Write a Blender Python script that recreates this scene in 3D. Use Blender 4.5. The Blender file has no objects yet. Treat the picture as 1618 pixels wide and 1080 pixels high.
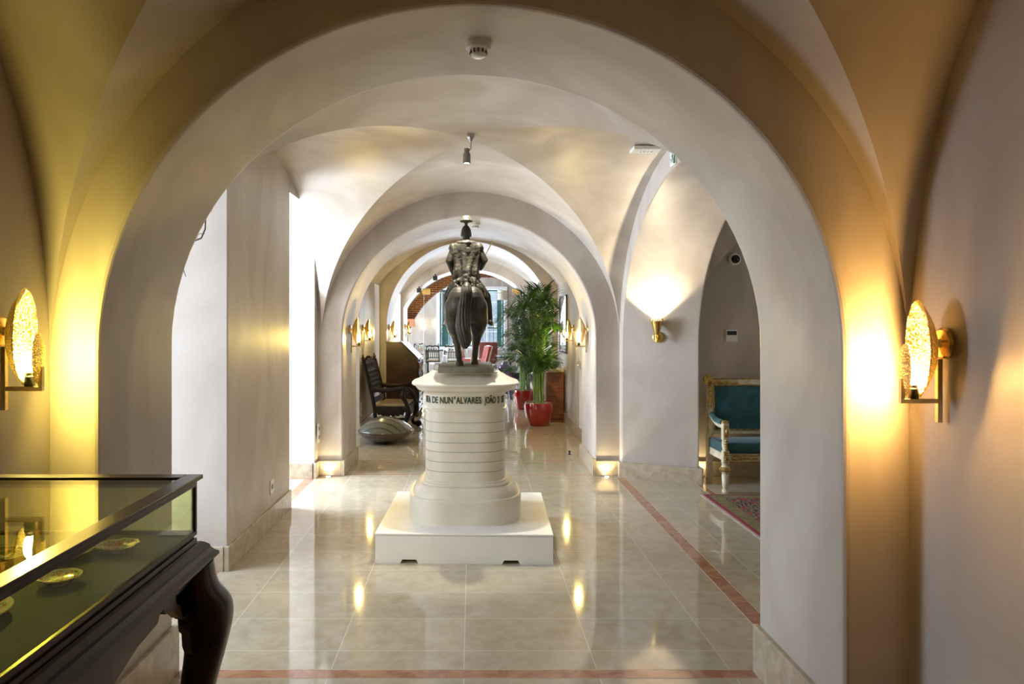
import bpy, bmesh, math, random
from mathutils import Vector, Matrix
PI = math.pi
R = math.radians
sc = bpy.context.scene
COL = sc.collection

# ------------------------------------------------------------------ camera
FPX = 1097.0
cam_d = bpy.data.cameras.new('camera')
cam_d.sensor_fit = 'HORIZONTAL'; cam_d.sensor_width = 36.0
cam_d.lens = 36.0 * FPX / 1618.0
cam_d.shift_x = (809 - 745) / 1618.0
cam_d.shift_y = (511 - 540) / 1618.0
cam_d.clip_start = 0.05; cam_d.clip_end = 300
cam = bpy.data.objects.new('camera', cam_d); COL.objects.link(cam)
cam.location = (0, 0, 1.6); cam.rotation_euler = (PI/2, 0, 0)
sc.camera = cam

# ------------------------------------------------------------------ view, world, daylight
sc.view_settings.view_transform = 'Standard'
sc.view_settings.look = 'None'
sc.view_settings.gamma = 1.0
sc.view_settings.use_curve_mapping = False
sc.view_settings.exposure = 0.45
w = bpy.data.worlds.new('world'); sc.world = w; w.use_nodes = True
bg = w.node_tree.nodes['Background']
bg.inputs[0].default_value = (0.80, 0.90, 1.0, 1); bg.inputs[1].default_value = 1.5
sc.cycles.max_bounces = 10; sc.cycles.diffuse_bounces = 6; sc.cycles.transparent_max_bounces = 12
sc.cycles.sample_clamp_indirect = 6.0
sc.cycles.caustics_reflective = False; sc.cycles.caustics_refractive = False

def area(name, loc, rot, sx, sy, power, color):
    d = bpy.data.lights.new(name, 'AREA'); d.shape = 'RECTANGLE'; d.size = sx; d.size_y = sy
    d.energy = power; d.color = color
    o = bpy.data.objects.new(name, d); COL.objects.link(o); o.location = loc; o.rotation_euler = rot
    return o
DAY = (0.72, 0.83, 1.0)
# daylight outside each window: (face +X)
FX = (0, -PI/2, 0)
area('daylight_hall_near', (-3.35, 3.85, 1.75), FX, 2.4, 1.3, 150, DAY)
area('daylight_hall_far', (-3.35, 6.6, 1.75), FX, 2.4, 1.1, 370, DAY)
area('daylight_second_bay', (-3.35, 9.1, 1.5), FX, 2.0, 1.6, 45, DAY)
area('daylight_second_bay_end', (-3.35, 11.9, 1.5), FX, 2.0, .55, 90, DAY)
area('daylight_third_bay', (-3.35, 14.6, 1.5), FX, 2.0, 2.4, 480, DAY)
area('daylight_restaurant_side', (-4.9, 21.8, 1.8), FX, 2.2, 3.4, 520, DAY)
area('daylight_restaurant_end', (0, 26.6, 1.8), (-PI/2, 0, 0), 2.2, 2.2, 220, DAY)
area('lounge_fill', (5.7, 4.6, 1.7), (0, PI/2, 0), 1.8, 1.4, 6, (1, .80, .52))  # warm fill added for the dim lounge, its source unseen

# ------------------------------------------------------------------ materials
def mat(name, color, rough=.5, metal=0, spec=.5, emit=None, es=0, trans=0, coat=0, sheen=0):
    m = bpy.data.materials.new(name); m.use_nodes = True
    b = m.node_tree.nodes['Principled BSDF']
    b.inputs['Base Color'].default_value = (*color, 1)
    b.inputs['Roughness'].default_value = rough
    b.inputs['Metallic'].default_value = metal
    b.inputs['Specular IOR Level'].default_value = spec
    b.inputs['Transmission Weight'].default_value = trans
    b.inputs['Coat Weight'].default_value = coat
    b.inputs['Sheen Weight'].default_value = sheen
    if emit:
        b.inputs['Emission Color'].default_value = (*emit, 1); b.inputs['Emission Strength'].default_value = es
    return m
def nodes(m): return m.node_tree.nodes, m.node_tree.links, m.node_tree.nodes['Principled BSDF']
def mottle(m, c1, c2, scale=3, detail=5, bump=0, bscale=60, stretch=(1,1,1), dist=0, pos=(.35,.65)):
    N, L, b = nodes(m)
    tc = N.new('ShaderNodeTexCoord'); mp = N.new('ShaderNodeMapping'); mp.inputs['Scale'].default_value = stretch
    L.new(tc.outputs['Object'], mp.inputs[0])
    n = N.new('ShaderNodeTexNoise'); n.inputs['Scale'].default_value = scale; n.inputs['Detail'].default_value = detail
    n.inputs['Distortion'].default_value = dist
    L.new(mp.outputs[0], n.inputs['Vector'])
    r = N.new('ShaderNodeValToRGB'); r.color_ramp.elements[0].position = pos[0]; r.color_ramp.elements[1].position = pos[1]
    r.color_ramp.elements[0].color = (*c1, 1); r.color_ramp.elements[1].color = (*c2, 1)
    L.new(n.outputs['Fac'], r.inputs[0]); L.new(r.outputs[0], b.inputs['Base Color'])
    if bump:
        n2 = N.new('ShaderNodeTexNoise'); n2.inputs['Scale'].default_value = bscale; n2.inputs['Detail'].default_value = 4
        L.new(mp.outputs[0], n2.inputs['Vector'])
        bp = N.new('ShaderNodeBump'); bp.inputs['Strength'].default_value = bump; bp.inputs['Distance'].default_value = .01
        L.new(n2.outputs['Fac'], bp.inputs['Height']); L.new(bp.outputs[0], b.inputs['Normal'])
    return m
M = {}
M['plaster'] = mottle(mat('polished_plaster', (.6,.53,.47), .42, spec=.3), (.445,.385,.33), (.575,.52,.465), 1.6, 8, .06, 9, (1,1,.55), 1.2)
M['stone'] = mottle(mat('beige_stone', (.55,.47,.36), .22), (.40,.33,.235), (.52,.44,.34), 14, 8, dist=.6)
M['pink'] = mottle(mat('pink_marble', (.5,.2,.12), .10), (.32,.15,.09), (.48,.27,.18), 9, 10, dist=1.5)
M['grout'] = mat('grout', (.55,.48,.4), .5)
M['pedestal'] = mottle(mat('cream_painted_plaster', (.80,.76,.66), .38), (.74,.70,.60), (.82,.79,.70), 5, 6, .05, 40)
M['white_paint'] = mottle(mat('white_paint', (.85,.85,.84), .4), (.82,.82,.82), (.88,.88,.87), 4)
M['groove'] = mat('shadow_joint', (.33,.29,.22), .8)
M['letter'] = mat('dark_green_letters', (.03,.06,.04), .5)
M['bronze'] = mottle(mat('dark_bronze', (.08,.07,.05), .5, metal=.1, spec=.35), (.034,.030,.020), (.078,.070,.050), 9, 6, .25, 60)
M['bronze_base'] = mottle(mat('grey_bronze_base', (.2,.19,.15), .5, metal=.1), (.16,.155,.12), (.25,.24,.19), 12, 6, .2, 50)
M['brass'] = mat('polished_brass', (.78,.56,.20), .22, metal=1)
M['brass_sat'] = mottle(mat('satin_brass', (.72,.52,.22), .38, metal=1), (.66,.48,.2), (.78,.6,.28), 30)
hm = mat('hammered_brass', (.88,.74,.40), .15, metal=1); M['hammered'] = hm
N, L, b = nodes(hm)
tc = N.new('ShaderNodeTexCoord'); vo = N.new('ShaderNodeTexVoronoi'); vo.inputs['Scale'].default_value = 190
bp = N.new('ShaderNodeBump'); bp.inputs['Strength'].default_value = .8; bp.inputs['Distance'].default_value = .003
L.new(tc.outputs['Object'], vo.inputs['Vector']); L.new(vo.outputs['Distance'], bp.inputs['Height']); L.new(bp.outputs[0], b.inputs['Normal'])
M['black_metal'] = mat('black_metal', (.02,.02,.02), .4, metal=.3)
M['chrome'] = mat('brushed_steel', (.6,.6,.62), .25, metal=1)
M['bulb_green'] = mat('bulb_yellow', (1,.9,.6), .3, emit=(1,.78,.17), es=1350)
M['bulb_amber'] = mat('bulb_amber', (1,.8,.5), .3, emit=(1,.55,.15), es=1400)
M['bulb_warm'] = mat('bulb_warm', (1,.9,.6), .3, emit=(1,.72,.20), es=1600)
M['wood'] = mottle(mat('dark_mahogany', (.04,.016,.010), .28, spec=.3, coat=.12), (.014,.006,.004), (.042,.018,.010), 6, 8, .05, 40, (1,.15,1), 1)
M['blackwood'] = mottle(mat('carved_black_wood', (.016,.010,.008), .45, spec=.15), (.007,.005,.004), (.02,.012,.008), 9, 6, .1, 50)
M['redwood'] = mottle(mat('reddish_brown_wood', (.16,.05,.022), .35), (.12,.035,.015), (.22,.075,.035), 4, 8, 0, 40, (1,1,12), .8)
M['cane'] = mottle(mat('worn_leather_seat', (.22,.15,.08), .5), (.14,.09,.05), (.32,.23,.14), 16, 6, .2, 80)
M['felt'] = mat('grey_green_felt', (.045,.062,.035), .95, sheen=.1)
M['porcelain'] = mat('white_porcelain', (.92,.92,.84), .2, coat=.2)
def glassmat(name, tint, r0=.05, r1=.9):
    m = bpy.data.materials.new(name); m.use_nodes = True
    N = m.node_tree.nodes; L = m.node_tree.links; N.clear()
    o = N.new('ShaderNodeOutputMaterial'); mx = N.new('ShaderNodeMixShader'); t = N.new('ShaderNodeBsdfTransparent')
    g = N.new('ShaderNodeBsdfGlossy'); g.inputs['Roughness'].default_value = .01
    t.inputs[0].default_value = (*tint, 1)
    lw = N.new('ShaderNodeLayerWeight'); lw.inputs['Blend'].default_value = .5
    pw = N.new('ShaderNodeMath'); pw.operation = 'POWER'; pw.inputs[1].default_value = 4.5; L.new(lw.outputs['Facing'], pw.inputs[0])
    ma = N.new('ShaderNodeMath'); ma.operation = 'MULTIPLY_ADD'; ma.inputs[1].default_value = .9; ma.inputs[2].default_value = r0; L.new(pw.outputs[0], ma.inputs[0])
    L.new(ma.outputs[0], mx.inputs[0]); L.new(t.outputs[0], mx.inputs[1]); L.new(g.outputs[0], mx.inputs[2]); L.new(mx.outputs[0], o.inputs[0])
    return m
M['glass'] = glassmat('clear_glass', (.97,.98,.98))
M['case_glass'] = glassmat('case_glass', (.95,.98,.80), .03)
M['glass_edge'] = mat('glass_edge', (.75,.88,.84), .2)
M['velvet'] = mottle(mat('teal_velvet', (.012,.11,.16), .7, sheen=.15), (.003,.034,.040), (.010,.085,.098), 3.5, 6, dist=1)
M['gilt'] = mottle(mat('antique_gilt', (.45,.32,.09), .4, metal=.7), (.25,.17,.04), (.62,.46,.15), 40, 6, .5, 90)
M['cream'] = mottle(mat('cream_painted_wood', (.62,.55,.38), .5), (.5,.43,.27), (.68,.62,.46), 12, 8)
M['red_pot'] = mat('glossy_red_glaze', (.27,.004,.004), .08, coat=1)
M['soil'] = mottle(mat('pot_gravel', (.3,.24,.16), .9), (.15,.11,.07), (.5,.44,.34), 60, 4, .6, 80)
M['leaf'] = mottle(mat('palm_leaf', (.04,.13,.022), .38), (.010,.045,.008), (.05,.14,.022), 5, 3)
M['stem'] = mottle(mat('palm_stem', (.16,.30,.06), .45), (.10,.22,.04), (.26,.40,.10), 10, 3)
M['red_leather'] = mottle(mat('red_leather', (.50,.05,.04), .4), (.42,.035,.03), (.58,.08,.06), 8)
M['dark_red'] = mottle(mat('dark_red_leather', (.16,.02,.015), .45), (.12,.015,.012), (.2,.03,.02), 8)
M['white_gloss'] = mat('white_lacquer', (.85,.86,.88), .2)
M['black_lacquer'] = mat('black_lacquer', (.012,.013,.014), .25)
M['straw'] = mat('tan_rush_seat', (.5,.34,.16), .7)
M['white_plastic'] = mat('white_plastic', (.8,.79,.74), .35)
M['dark_plastic'] = mat('dark_plastic', (.02,.02,.022), .3)
M['green_frame'] = mat('dark_green_frame', (.03,.12,.11), .5)
M['purple'] = mottle(mat('purple_lacquered_wood', (.05,.035,.085), .22, coat=.5), (.015,.010,.025), (.05,.035,.085), 9)
M['lamp_face'] = mat('lamp_face', (1,1,1), .3, emit=(1,.93,.8), es=18)
M['uplight_face'] = mat('uplight_face', (1,1,1), .3, emit=(1,.82,.45), es=60)
M['shade'] = mat('lamp_shade_fabric', (.85,.8,.72), .8)
M['pinkshade'] = mat('pink_lamp_shade', (.75,.38,.3), .8, emit=(1,.5,.35), es=.3)
M['outside'] = mottle(mat('pale_facade', (.5,.6,.68), .8), (.42,.5,.58), (.66,.72,.78), .6)
M['asphalt'] = mat('street', (.4,.42,.45), .8)
M['vegetal'] = mat('dry_twig', (.10,.075,.05), .8)

def grid_floor():
    m = bpy.data.materials.new('marble_tiles'); m.use_nodes = True
    N, L, b = nodes(m)
    b.inputs['Roughness'].default_value = .055; b.inputs['Specular IOR Level'].default_value = .75
    tc = N.new('ShaderNodeTexCoord'); sx = N.new('ShaderNodeSeparateXYZ'); L.new(tc.outputs['Object'], sx.inputs[0])
    def mth(op, a, c=None):
        n = N.new('ShaderNodeMath'); n.operation = op
        if isinstance(a, (int, float)): n.inputs[0].default_value = a
        else: L.new(a, n.inputs[0])
        if c is not None:
            if isinstance(c, (int, float)): n.inputs[1].default_value = c
            else: L.new(c, n.inputs[1])
        return n.outputs[0]
    u = mth('DIVIDE', mth('ADD', sx.outputs[0], .65), .615); v = mth('DIVIDE', mth('ADD', sx.outputs[1], -3.40), .37)
    def edge(t, wd):
        f = mth('FRACT', mth('ADD', t, 100.5)); d = mth('ABSOLUTE', mth('SUBTRACT', f, .5))
        return mth('LESS_THAN', d, wd)
    j = mth('MAXIMUM', edge(u, .004), edge(v, .0065))
    cid = N.new('ShaderNodeCombineXYZ'); L.new(mth('FLOOR', mth('ADD', u, 100)), cid.inputs[0]); L.new(mth('FLOOR', mth('ADD', v, 100)), cid.inputs[1])
    wn = N.new('ShaderNodeTexWhiteNoise'); L.new(cid.outputs[0], wn.inputs['Vector'])
    n = N.new('ShaderNodeTexNoise'); n.inputs['Scale'].default_value = 11; n.inputs['Detail'].default_value = 10; n.inputs['Distortion'].default_value = .5; n.inputs['Roughness'].default_value=.65
    vadd = N.new('ShaderNodeVectorMath'); vadd.operation = 'MULTIPLY_ADD'
    L.new(wn.outputs['Color'], vadd.inputs[0]); vadd.inputs[1].default_value = (5,5,5); L.new(tc.outputs['Object'], vadd.inputs[2]); L.new(vadd.outputs[0], n.inputs['Vector'])
    r = N.new('ShaderNodeValToRGB'); r.color_ramp.elements[0].color = (.40,.345,.25,1); r.color_ramp.elements[1].color = (.50,.445,.345,1)
    r.color_ramp.elements[0].position = .3; r.color_ramp.elements[1].position = .6
    L.new(n.outputs['Fac'], r.inputs[0])
    hs = N.new('ShaderNodeHueSaturation'); L.new(r.outputs[0], hs.inputs['Color']); L.new(mth('ADD', mth('MULTIPLY', wn.outputs['Value'], .10), .95), hs.inputs['Value'])
    mx = N.new('ShaderNodeMix'); mx.data_type = 'RGBA'; L.new(j, mx.inputs['Factor']); L.new(hs.outputs[0], mx.inputs['A']); mx.inputs['B'].default_value = (.66,.61,.50,1)
    L.new(mx.outputs['Result'], b.inputs['Base Color'])
    return m
M['floor'] = grid_floor()

def brickmat():
    m = bpy.data.materials.new('red_brick'); m.use_nodes = True
    N, L, b = nodes(m); b.inputs['Roughness'].default_value = .85
    tc = N.new('ShaderNodeTexCoord'); mp = N.new('ShaderNodeMapping'); mp.inputs['Rotation'].default_value = (PI/2, 0, 0)
    br = N.new('ShaderNodeTexBrick'); br.inputs['Color1'].default_value = (.42,.16,.07,1); br.inputs['Color2'].default_value = (.30,.11,.05,1)
    br.inputs['Mortar'].default_value = (.6,.5,.4,1); br.inputs['Scale'].default_value = 4.2; br.inputs['Mortar Size'].default_value = .03
    br.inputs['Brick Width'].default_value = .9; br.inputs['Row Height'].default_value = .25
    L.new(tc.outputs['Object'], mp.inputs[0]); L.new(mp.outputs[0], br.inputs['Vector']); L.new(br.outputs[0], b.inputs['Base Color'])
    return m
M['brick'] = brickmat()

def rugmat():
    m = bpy.data.materials.new('patterned_wool_rug'); m.use_nodes = True
    N, L, b = nodes(m); b.inputs['Roughness'].default_value = .95
    tc = N.new('ShaderNodeTexCoord')
    vo = N.new('ShaderNodeTexVoronoi'); vo.inputs['Scale'].default_value = 9; L.new(tc.outputs['Object'], vo.inputs['Vector'])
    wv = N.new('ShaderNodeTexWave'); wv.inputs['Scale'].default_value = 6; wv.inputs['Distortion'].default_value = 9; wv.inputs['Detail'].default_value = 3; wv.inputs['Detail Scale'].default_value = 3
    L.new(tc.outputs['Object'], wv.inputs['Vector'])
    r = N.new('ShaderNodeValToRGB'); cr = r.color_ramp; cr.interpolation = 'CONSTANT'
    cols = [(0,(.025,.022,.05)),(.3,(.35,.25,.13)),(.42,(.22,.03,.03)),(.6,(.04,.035,.08)),(.75,(.32,.26,.14)),(.88,(.16,.17,.05))]
    cr.elements[0].position = 0; cr.elements[0].color = (*cols[0][1],1); cr.elements[1].position = cols[1][0]; cr.elements[1].color = (*cols[1][1],1)
    for p, c in cols[2:]:
        e = cr.elements.new(p); e.color = (*c, 1)
    L.new(wv.outputs['Fac'], r.inputs[0])
    r2 = N.new('ShaderNodeValToRGB'); r2.color_ramp.interpolation = 'CONSTANT'; r2.color_ramp.elements[0].color = (0,0,0,1); r2.color_ramp.elements[1].color=(1,1,1,1); r2.color_ramp.elements[1].position=.36
    L.new(vo.outputs['Distance'], r2.inputs[0])
    mx = N.new('ShaderNodeMix'); mx.data_type = 'RGBA'; L.new(r2.outputs[0], mx.inputs['Factor']); mx.inputs['A'].default_value = (.28,.05,.04,1); L.new(r.outputs[0], mx.inputs['B'])
    L.new(mx.outputs['Result'], b.inputs['Base Color'])
    return m
M['rug'] = rugmat()
M['rug_red'] = mat('rug_red_edge', (.22,.03,.04), .95)
M['rug_olive'] = mottle(mat('rug_olive_border', (.14,.14,.04), .95), (.10,.11,.03), (.26,.2,.10), 40)

# ------------------------------------------------------------------ helpers
def V(*a): return Vector(a)
def link(name, bm, m, parent=None, smooth=None, mats=None):
    me = bpy.data.meshes.new(name); bm.normal_update()
    if smooth is not None:
        for f in bm.faces: f.smooth = True
        ang = R(smooth)
        for e in bm.edges:
            if len(e.link_faces) == 2 and e.calc_face_angle(0) > ang: e.smooth = False
    bm.to_mesh(me); bm.free()
    for x in (mats or [m]): me.materials.append(x)
    o = bpy.data.objects.new(name, me); COL.objects.link(o)
    if parent: o.parent = parent
    return o
def tag(o, label=None, cat=None, group=None, kind=None):
    if label: o['label'] = label
    if cat: o['category'] = cat
    if group: o['group'] = group
    if kind: o['kind'] = kind
    return o
def thing(name, label, cat, loc=(0,0,0), rz=0, group=None):
    o = bpy.data.objects.new(name, None); COL.objects.link(o); o.empty_display_size = .1
    o.location = loc; o.rotation_euler = (0,0,rz)
    return tag(o, label, cat, group)
def struct(name, bm, m, smooth=None, parent=None, mats=None):
    o = link(name, bm, m, parent, smooth, mats)
    o['kind'] = 'structure'
    return o
def clone(o, parent=None):
    c = o.copy(); COL.objects.link(c)
    if parent: c.parent = parent
    for ch in list(o.children): clone(ch, c)
    return c
def B(): return bmesh.new()
def box(bm, lo, hi, mtx=None, bevel=0, mi=0):
    r = bmesh.ops.create_cube(bm, size=1)
    vs = r['verts']
    for v in vs:
        v.co = V(lo[0]+(v.co.x+.5)*(hi[0]-lo[0]), lo[1]+(v.co.y+.5)*(hi[1]-lo[1]), lo[2]+(v.co.z+.5)*(hi[2]-lo[2]))
    fs = {f for v in vs for f in v.link_faces}
    if bevel:
        es = list({e for v in vs for e in v.link_edges})
        rr = bmesh.ops.bevel(bm, geom=es, offset=bevel, segments=2, affect='EDGES', profile=.5)
        vs = [v for v in {v for f in rr['faces'] for v in f.verts}]
        vv = set(vs)
        # collect whole island
        st = list(vv)
        while st:
            v = st.pop()
            for e in v.link_edges:
                o = e.other_vert(v)
                if o not in vv: vv.add(o); st.append(o)
        vs = list(vv); fs = {f for v in vs for f in v.link_faces}
    for f in fs: f.material_index = mi
    if mtx is not None:
        for v in vs: v.co = mtx @ v.co
    return vs
def bx(lo, hi, bevel=0, mtx=None):
    bm = B(); box(bm, lo, hi, mtx, bevel); return bm
def frame_at(d):
    d = d.normalized(); up = V(0,0,1) if abs(d.z) < .95 else V(1,0,0)
    a = d.cross(up).normalized(); b_ = a.cross(d).normalized(); return a, b_
def tube(bm, pts, rad, seg=10, cap=True, flat=1.0, mi=0):
    pts = [Vector(p) for p in pts]; n = len(pts)
    if isinstance(rad, (int, float)): rad = [rad]*n
    rings = []; pa = None
    for i, p in enumerate(pts):
        d = (pts[min(i+1, n-1)] - pts[max(i-1, 0)])
        if pa is None: a, b_ = frame_at(d)
        else:
            dn = d.normalized(); a = (pa - dn*pa.dot(dn)).normalized(); b_ = a.cross(dn).normalized()*-1
            b_ = dn.cross(a).normalized()*-1
        pa = a
        rings.append([bm.verts.new(p + a*math.cos(2*PI*k/seg)*rad[i] + b_*math.sin(2*PI*k/seg)*rad[i]*flat) for k in range(seg)])
    for i in range(n-1):
        for k in range(seg):
            f = bm.faces.new((rings[i][k], rings[i][(k+1)%seg], rings[i+1][(k+1)%seg], rings[i+1][k])); f.material_index = mi
    if cap:
        bm.faces.new(rings[0][::-1]).material_index = mi; bm.faces.new(rings[-1]).material_index = mi
    return rings
def lathe(bm, prof, seg=32, center=(0,0,0), sup=2.0, sx=1, sy=1, rot=0, mi=0, capb=True, capt=True):
    """prof: (r, z); sup: superellipse exponent (2 = round)"""
    cx, cy, cz = center; rings = []
    for r, z in prof:
        ring = []
        for k in range(seg):
            t = 2*PI*k/seg + rot; c, s = math.cos(t), math.sin(t)
            q = (abs(c)**sup + abs(s)**sup) ** (-1/sup)
            ring.append(bm.verts.new((cx + r*c*q*sx, cy + r*s*q*sy, cz + z)))
        rings.append(ring)
    for i in range(len(prof)-1):
        for k in range(seg):
            f = bm.faces.new((rings[i][k], rings[i][(k+1)%seg], rings[i+1][(k+1)%seg], rings[i+1][k])); f.material_index = mi
    if capb and prof[0][0] > 1e-6: bm.faces.new(rings[0][::-1]).material_index = mi
    if capt and prof[-1][0] > 1e-6: bm.faces.new(rings[-1]).material_index = mi
    return rings
def prism(bm, pts, fn, t0, t1):
    """extrude a 2D polygon: fn(u, v, t) -> 3D"""
    a = [bm.verts.new(fn(u, v, t0)) for u, v in pts]; b_ = [bm.verts.new(fn(u, v, t1)) for u, v in pts]
    n = len(pts)
    for i in range(n): bm.faces.new((a[i], a[(i+1)%n], b_[(i+1)%n], b_[i]))
    bm.faces.new(a[::-1]); bm.faces.new(b_)
    bmesh.ops.recalc_face_normals(bm, faces=bm.faces)
def ell(bm, c, r, rot=None, seg=16, rings=10):
    m = Matrix.Translation(c) @ (rot.to_4x4() if rot else Matrix()) @ Matrix.Diagonal((*r, 1))
    return bmesh.ops.create_uvsphere(bm, u_segments=seg, v_segments=rings, radius=1, matrix=m)['verts']

# ------------------------------------------------------------------ structure
def arc_angles(r, hw, n, extra=()):
    a0 = math.acos(min(1, hw/r)); ang = [PI - a0 - (PI-2*a0)*i/n for i in range(n+1)]
    ang += [e for e in extra if a0 < e < PI-a0]
    return sorted(set(ang), reverse=True)
def arch(name, mp, t0, t1, cx, hw, r, rz, zc, W0, W1, H, hw1=None, n=44, m=None, soft=.02, rz1=None):
    """wall slab with an arched opening. mp(u,t,z)->xyz; opening about cx."""
    bm = B(); hw1 = hw1 or hw; rz1 = rz1 or rz
    k1 = hw1/hw
    extra = []
    for W in (W0, W1): extra.append(math.atan2((H-zc)/rz, (W-cx)/r))
    ang = arc_angles(r, hw, n, extra)
    inn = []; out = []
    z0 = zc + rz*math.sin(ang[0])
    for z in (0, .4, .8, 1.1, z0*.97): inn.append((-hw, z)); out.append((W0, z))
    for a in ang:
        inn.append((r*math.cos(a), zc + rz*math.sin(a)))
        c, s = math.cos(a)*r, math.sin(a)*rz
        k = 1e9
        if s > 1e-6: k = (H-zc)/s
        if c < -1e-6: k = min(k, (W0-cx)/c)
        if c > 1e-6: k = min(k, (W1-cx)/c)
        out.append((cx + c*k, zc + s*k))
    for z in (z0*.97, 1.1, .8, .4, 0): inn.append((hw, z)); out.append((W1, z))
    def ring(pts, t): return [bm.verts.new(mp(u, t, z)) for u, z in pts]
    zz = lambda z: zc + (z-zc)*rz1/rz if z > zc else z
    i0 = ring([(cx+u, z) for u, z in inn], t0); i1 = ring([(cx+u*k1, zz(z)) for u, z in inn], t1)
    o0 = ring(out, t0); o1 = ring(out, t1)
    es = []
    for i in range(len(inn)-1):
        bm.faces.new((o0[i], o0[i+1], i0[i+1], i0[i])); bm.faces.new((i1[i], i1[i+1], o1[i+1], o1[i]))
        bm.faces.new((i0[i], i0[i+1], i1[i+1], i1[i])); bm.faces.new((o1[i], o1[i+1], o0[i+1], o0[i]))
    bmesh.ops.recalc_face_normals(bm, faces=bm.faces)
    if soft:
        s0 = set(i0); s1 = set(i1)
        es = [e for e in bm.edges if (e.verts[0] in s0 and e.verts[1] in s0) or (e.verts[0] in s1 and e.verts[1] in s1)]
        bmesh.ops.bevel(bm, geom=es, offset=soft, segments=3, affect='EDGES', profile=.5)
    return struct(name, bm, m or M['plaster'], smooth=12)
XY = lambda u, t, z: V(u, t, z)          # wall across the corridor
YX = lambda u, t, z: V(t, u, z)          # wall along the corridor

def groin(name, cx, cy, a, b_, spring, rise, N=28, m=None):
    bm = B(); g = []
    t = [-1 + 2*i/(2*N) for i in range(2*N+1)]
    s = [math.sin(x*PI/2) for x in t]
    h = lambda x: rise*math.sqrt(max(0, 1-x*x))
    for u in s: g.append([bm.verts.new((cx+u*a, cy+v*b_, spring+max(h(u), h(v)))) for v in s])
    n = 2*N
    for i in range(n):
        for j in range(n):
            A, Bv, C, D = g[i][j], g[i+1][j], g[i+1][j+1], g[i][j+1]
            if (i < N) == (j < N): bm.faces.new((A, Bv, C)); bm.faces.new((A, C, D))
            else: bm.faces.new((A, Bv, D)); bm.faces.new((Bv, C, D))
    for f in bm.faces: f.smooth = True
    for k in range(n):
        for e in bm.edges: break
    diag = set()
    for k in range(n+1): diag.add(g[k][k]); diag.add(g[k][n-k])
    for e in bm.edges:
        if e.verts[0] in diag and e.verts[1] in diag: e.smooth = False
    bmesh.ops.reverse_faces(bm, faces=bm.faces)
    return struct(name, bm, m or M['plaster'])
def barrel(name, y0, y1, x0, x1, cx, zc, r, n=40):
    bm = B(); a0 = math.acos((x0-cx)/r); a1 = math.acos((x1-cx)/r)
    p = [a0 + (a1-a0)*i/n for i in range(n+1)]
    A = [bm.verts.new((cx+r*math.cos(a), y0, zc+r*math.sin(a))) for a in p]; C = [bm.verts.new((cx+r*math.cos(a), y1, zc+r*math.sin(a))) for a in p]
    for i in range(n): bm.faces.new((A[i], C[i], C[i+1], A[i+1]))
    for f in bm.faces: f.smooth = True
    return struct(name, bm, M['plaster'])

struct('floor', bx((-5,-3,-.1), (6,26,0)), M['floor'])
struct('ceiling', bx((-5,-3,3.5), (6,26.2,3.6)), M['plaster'])  # flat restaurant ceiling; over the vaults an added slab blocking outside light
# near bay
XYS = lambda u, t, z: V(u, t - .06*min(u, 0) if t < 2.8 else t, z)   # the front face is slightly out of square
arch('wall_front_arch', XYS, 2.46, 3.19, -.025, 1.345, 1.345, 1.24, 1.495, -3.1, 1.62, 3.5)
o = groin('ceiling_near', 0, 1.46, 1.55, 1.0, 1.42, 1.57)
for v in o.data.vertices: v.co.y -= .06*min(v.co.x, 0)*(v.co.y-.46)/2.0
arch('wall_back_arch', XY, -.30, .46, -.025, 1.345, 1.345, 1.24, 1.495, -2.0, 2.0, 3.5)
groin('ceiling_rear', 0, -1.30, 1.55, 1.0, 1.42, 1.57, N=12)
struct('wall_near_left', bx((-1.9,-2.4,0), (-1.55,2.7,3.5)), M['plaster'])
struct('wall_near_right', bx((1.55,-2.4,0), (1.9,2.9,3.5)), M['plaster'])
bm = B(); box(bm, (-1.9,-2.45,0), (1.9,-2.3,3.5))
struct('wall_rear', bm, M['plaster'])
# hall bay
groin('ceiling_hall', -.01, 5.255, 1.57, 2.065, 1.42, 1.57)
arch('wall_hall_right', YX, 1.56, 2.28, 5.2, 2.04, 2.04, 1.46, 1.35, 2.9, 7.5, 3.5, hw1=1.74, rz1=1.43)
arch('wall_middle_arch', XY, 7.32, 8.2, -.03, 1.33, 1.33, 1.26, 1.465, -1.8, 1.9, 3.5)
struct('wall_hall_pillar', bx((-3.1,4.5,0), (-1.58,6.03,3.5), .008), M['plaster'])
bm = B(); box(bm, (-3.1,3.1,2.74), (-1.58,4.5,3.5)); box(bm, (-3.1,6.03,2.74), (-1.58,7.2,3.5)); struct('ceiling_hall_recesses', bm, M['plaster'])
struct('wall_hall_far_left', bx((-3.1,7.18,0), (-1.62,8.2,3.5), .006), M['plaster'])
# lounge to the right
groin('ceiling_lounge', 3.84, 5.2, 1.56, 2.1, 1.42, 1.57)
struct('wall_lounge_back', bx((1.6,7.3,0), (5.6,7.5,3.5)), M['plaster'])
struct('wall_lounge_front', bx((1.6,2.9,0), (5.6,3.1,3.5)), M['plaster'])
bm = B(); box(bm, (5.4,3.0,0), (5.55,3.9,3.5)); box(bm, (5.4,5.3,0), (5.55,7.4,3.5)); box(bm, (5.4,3.9,0), (5.55,5.3,.8)); box(bm, (5.4,3.9,2.6), (5.55,5.3,3.5))
struct('wall_lounge_right', bm, M['plaster'])
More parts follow.
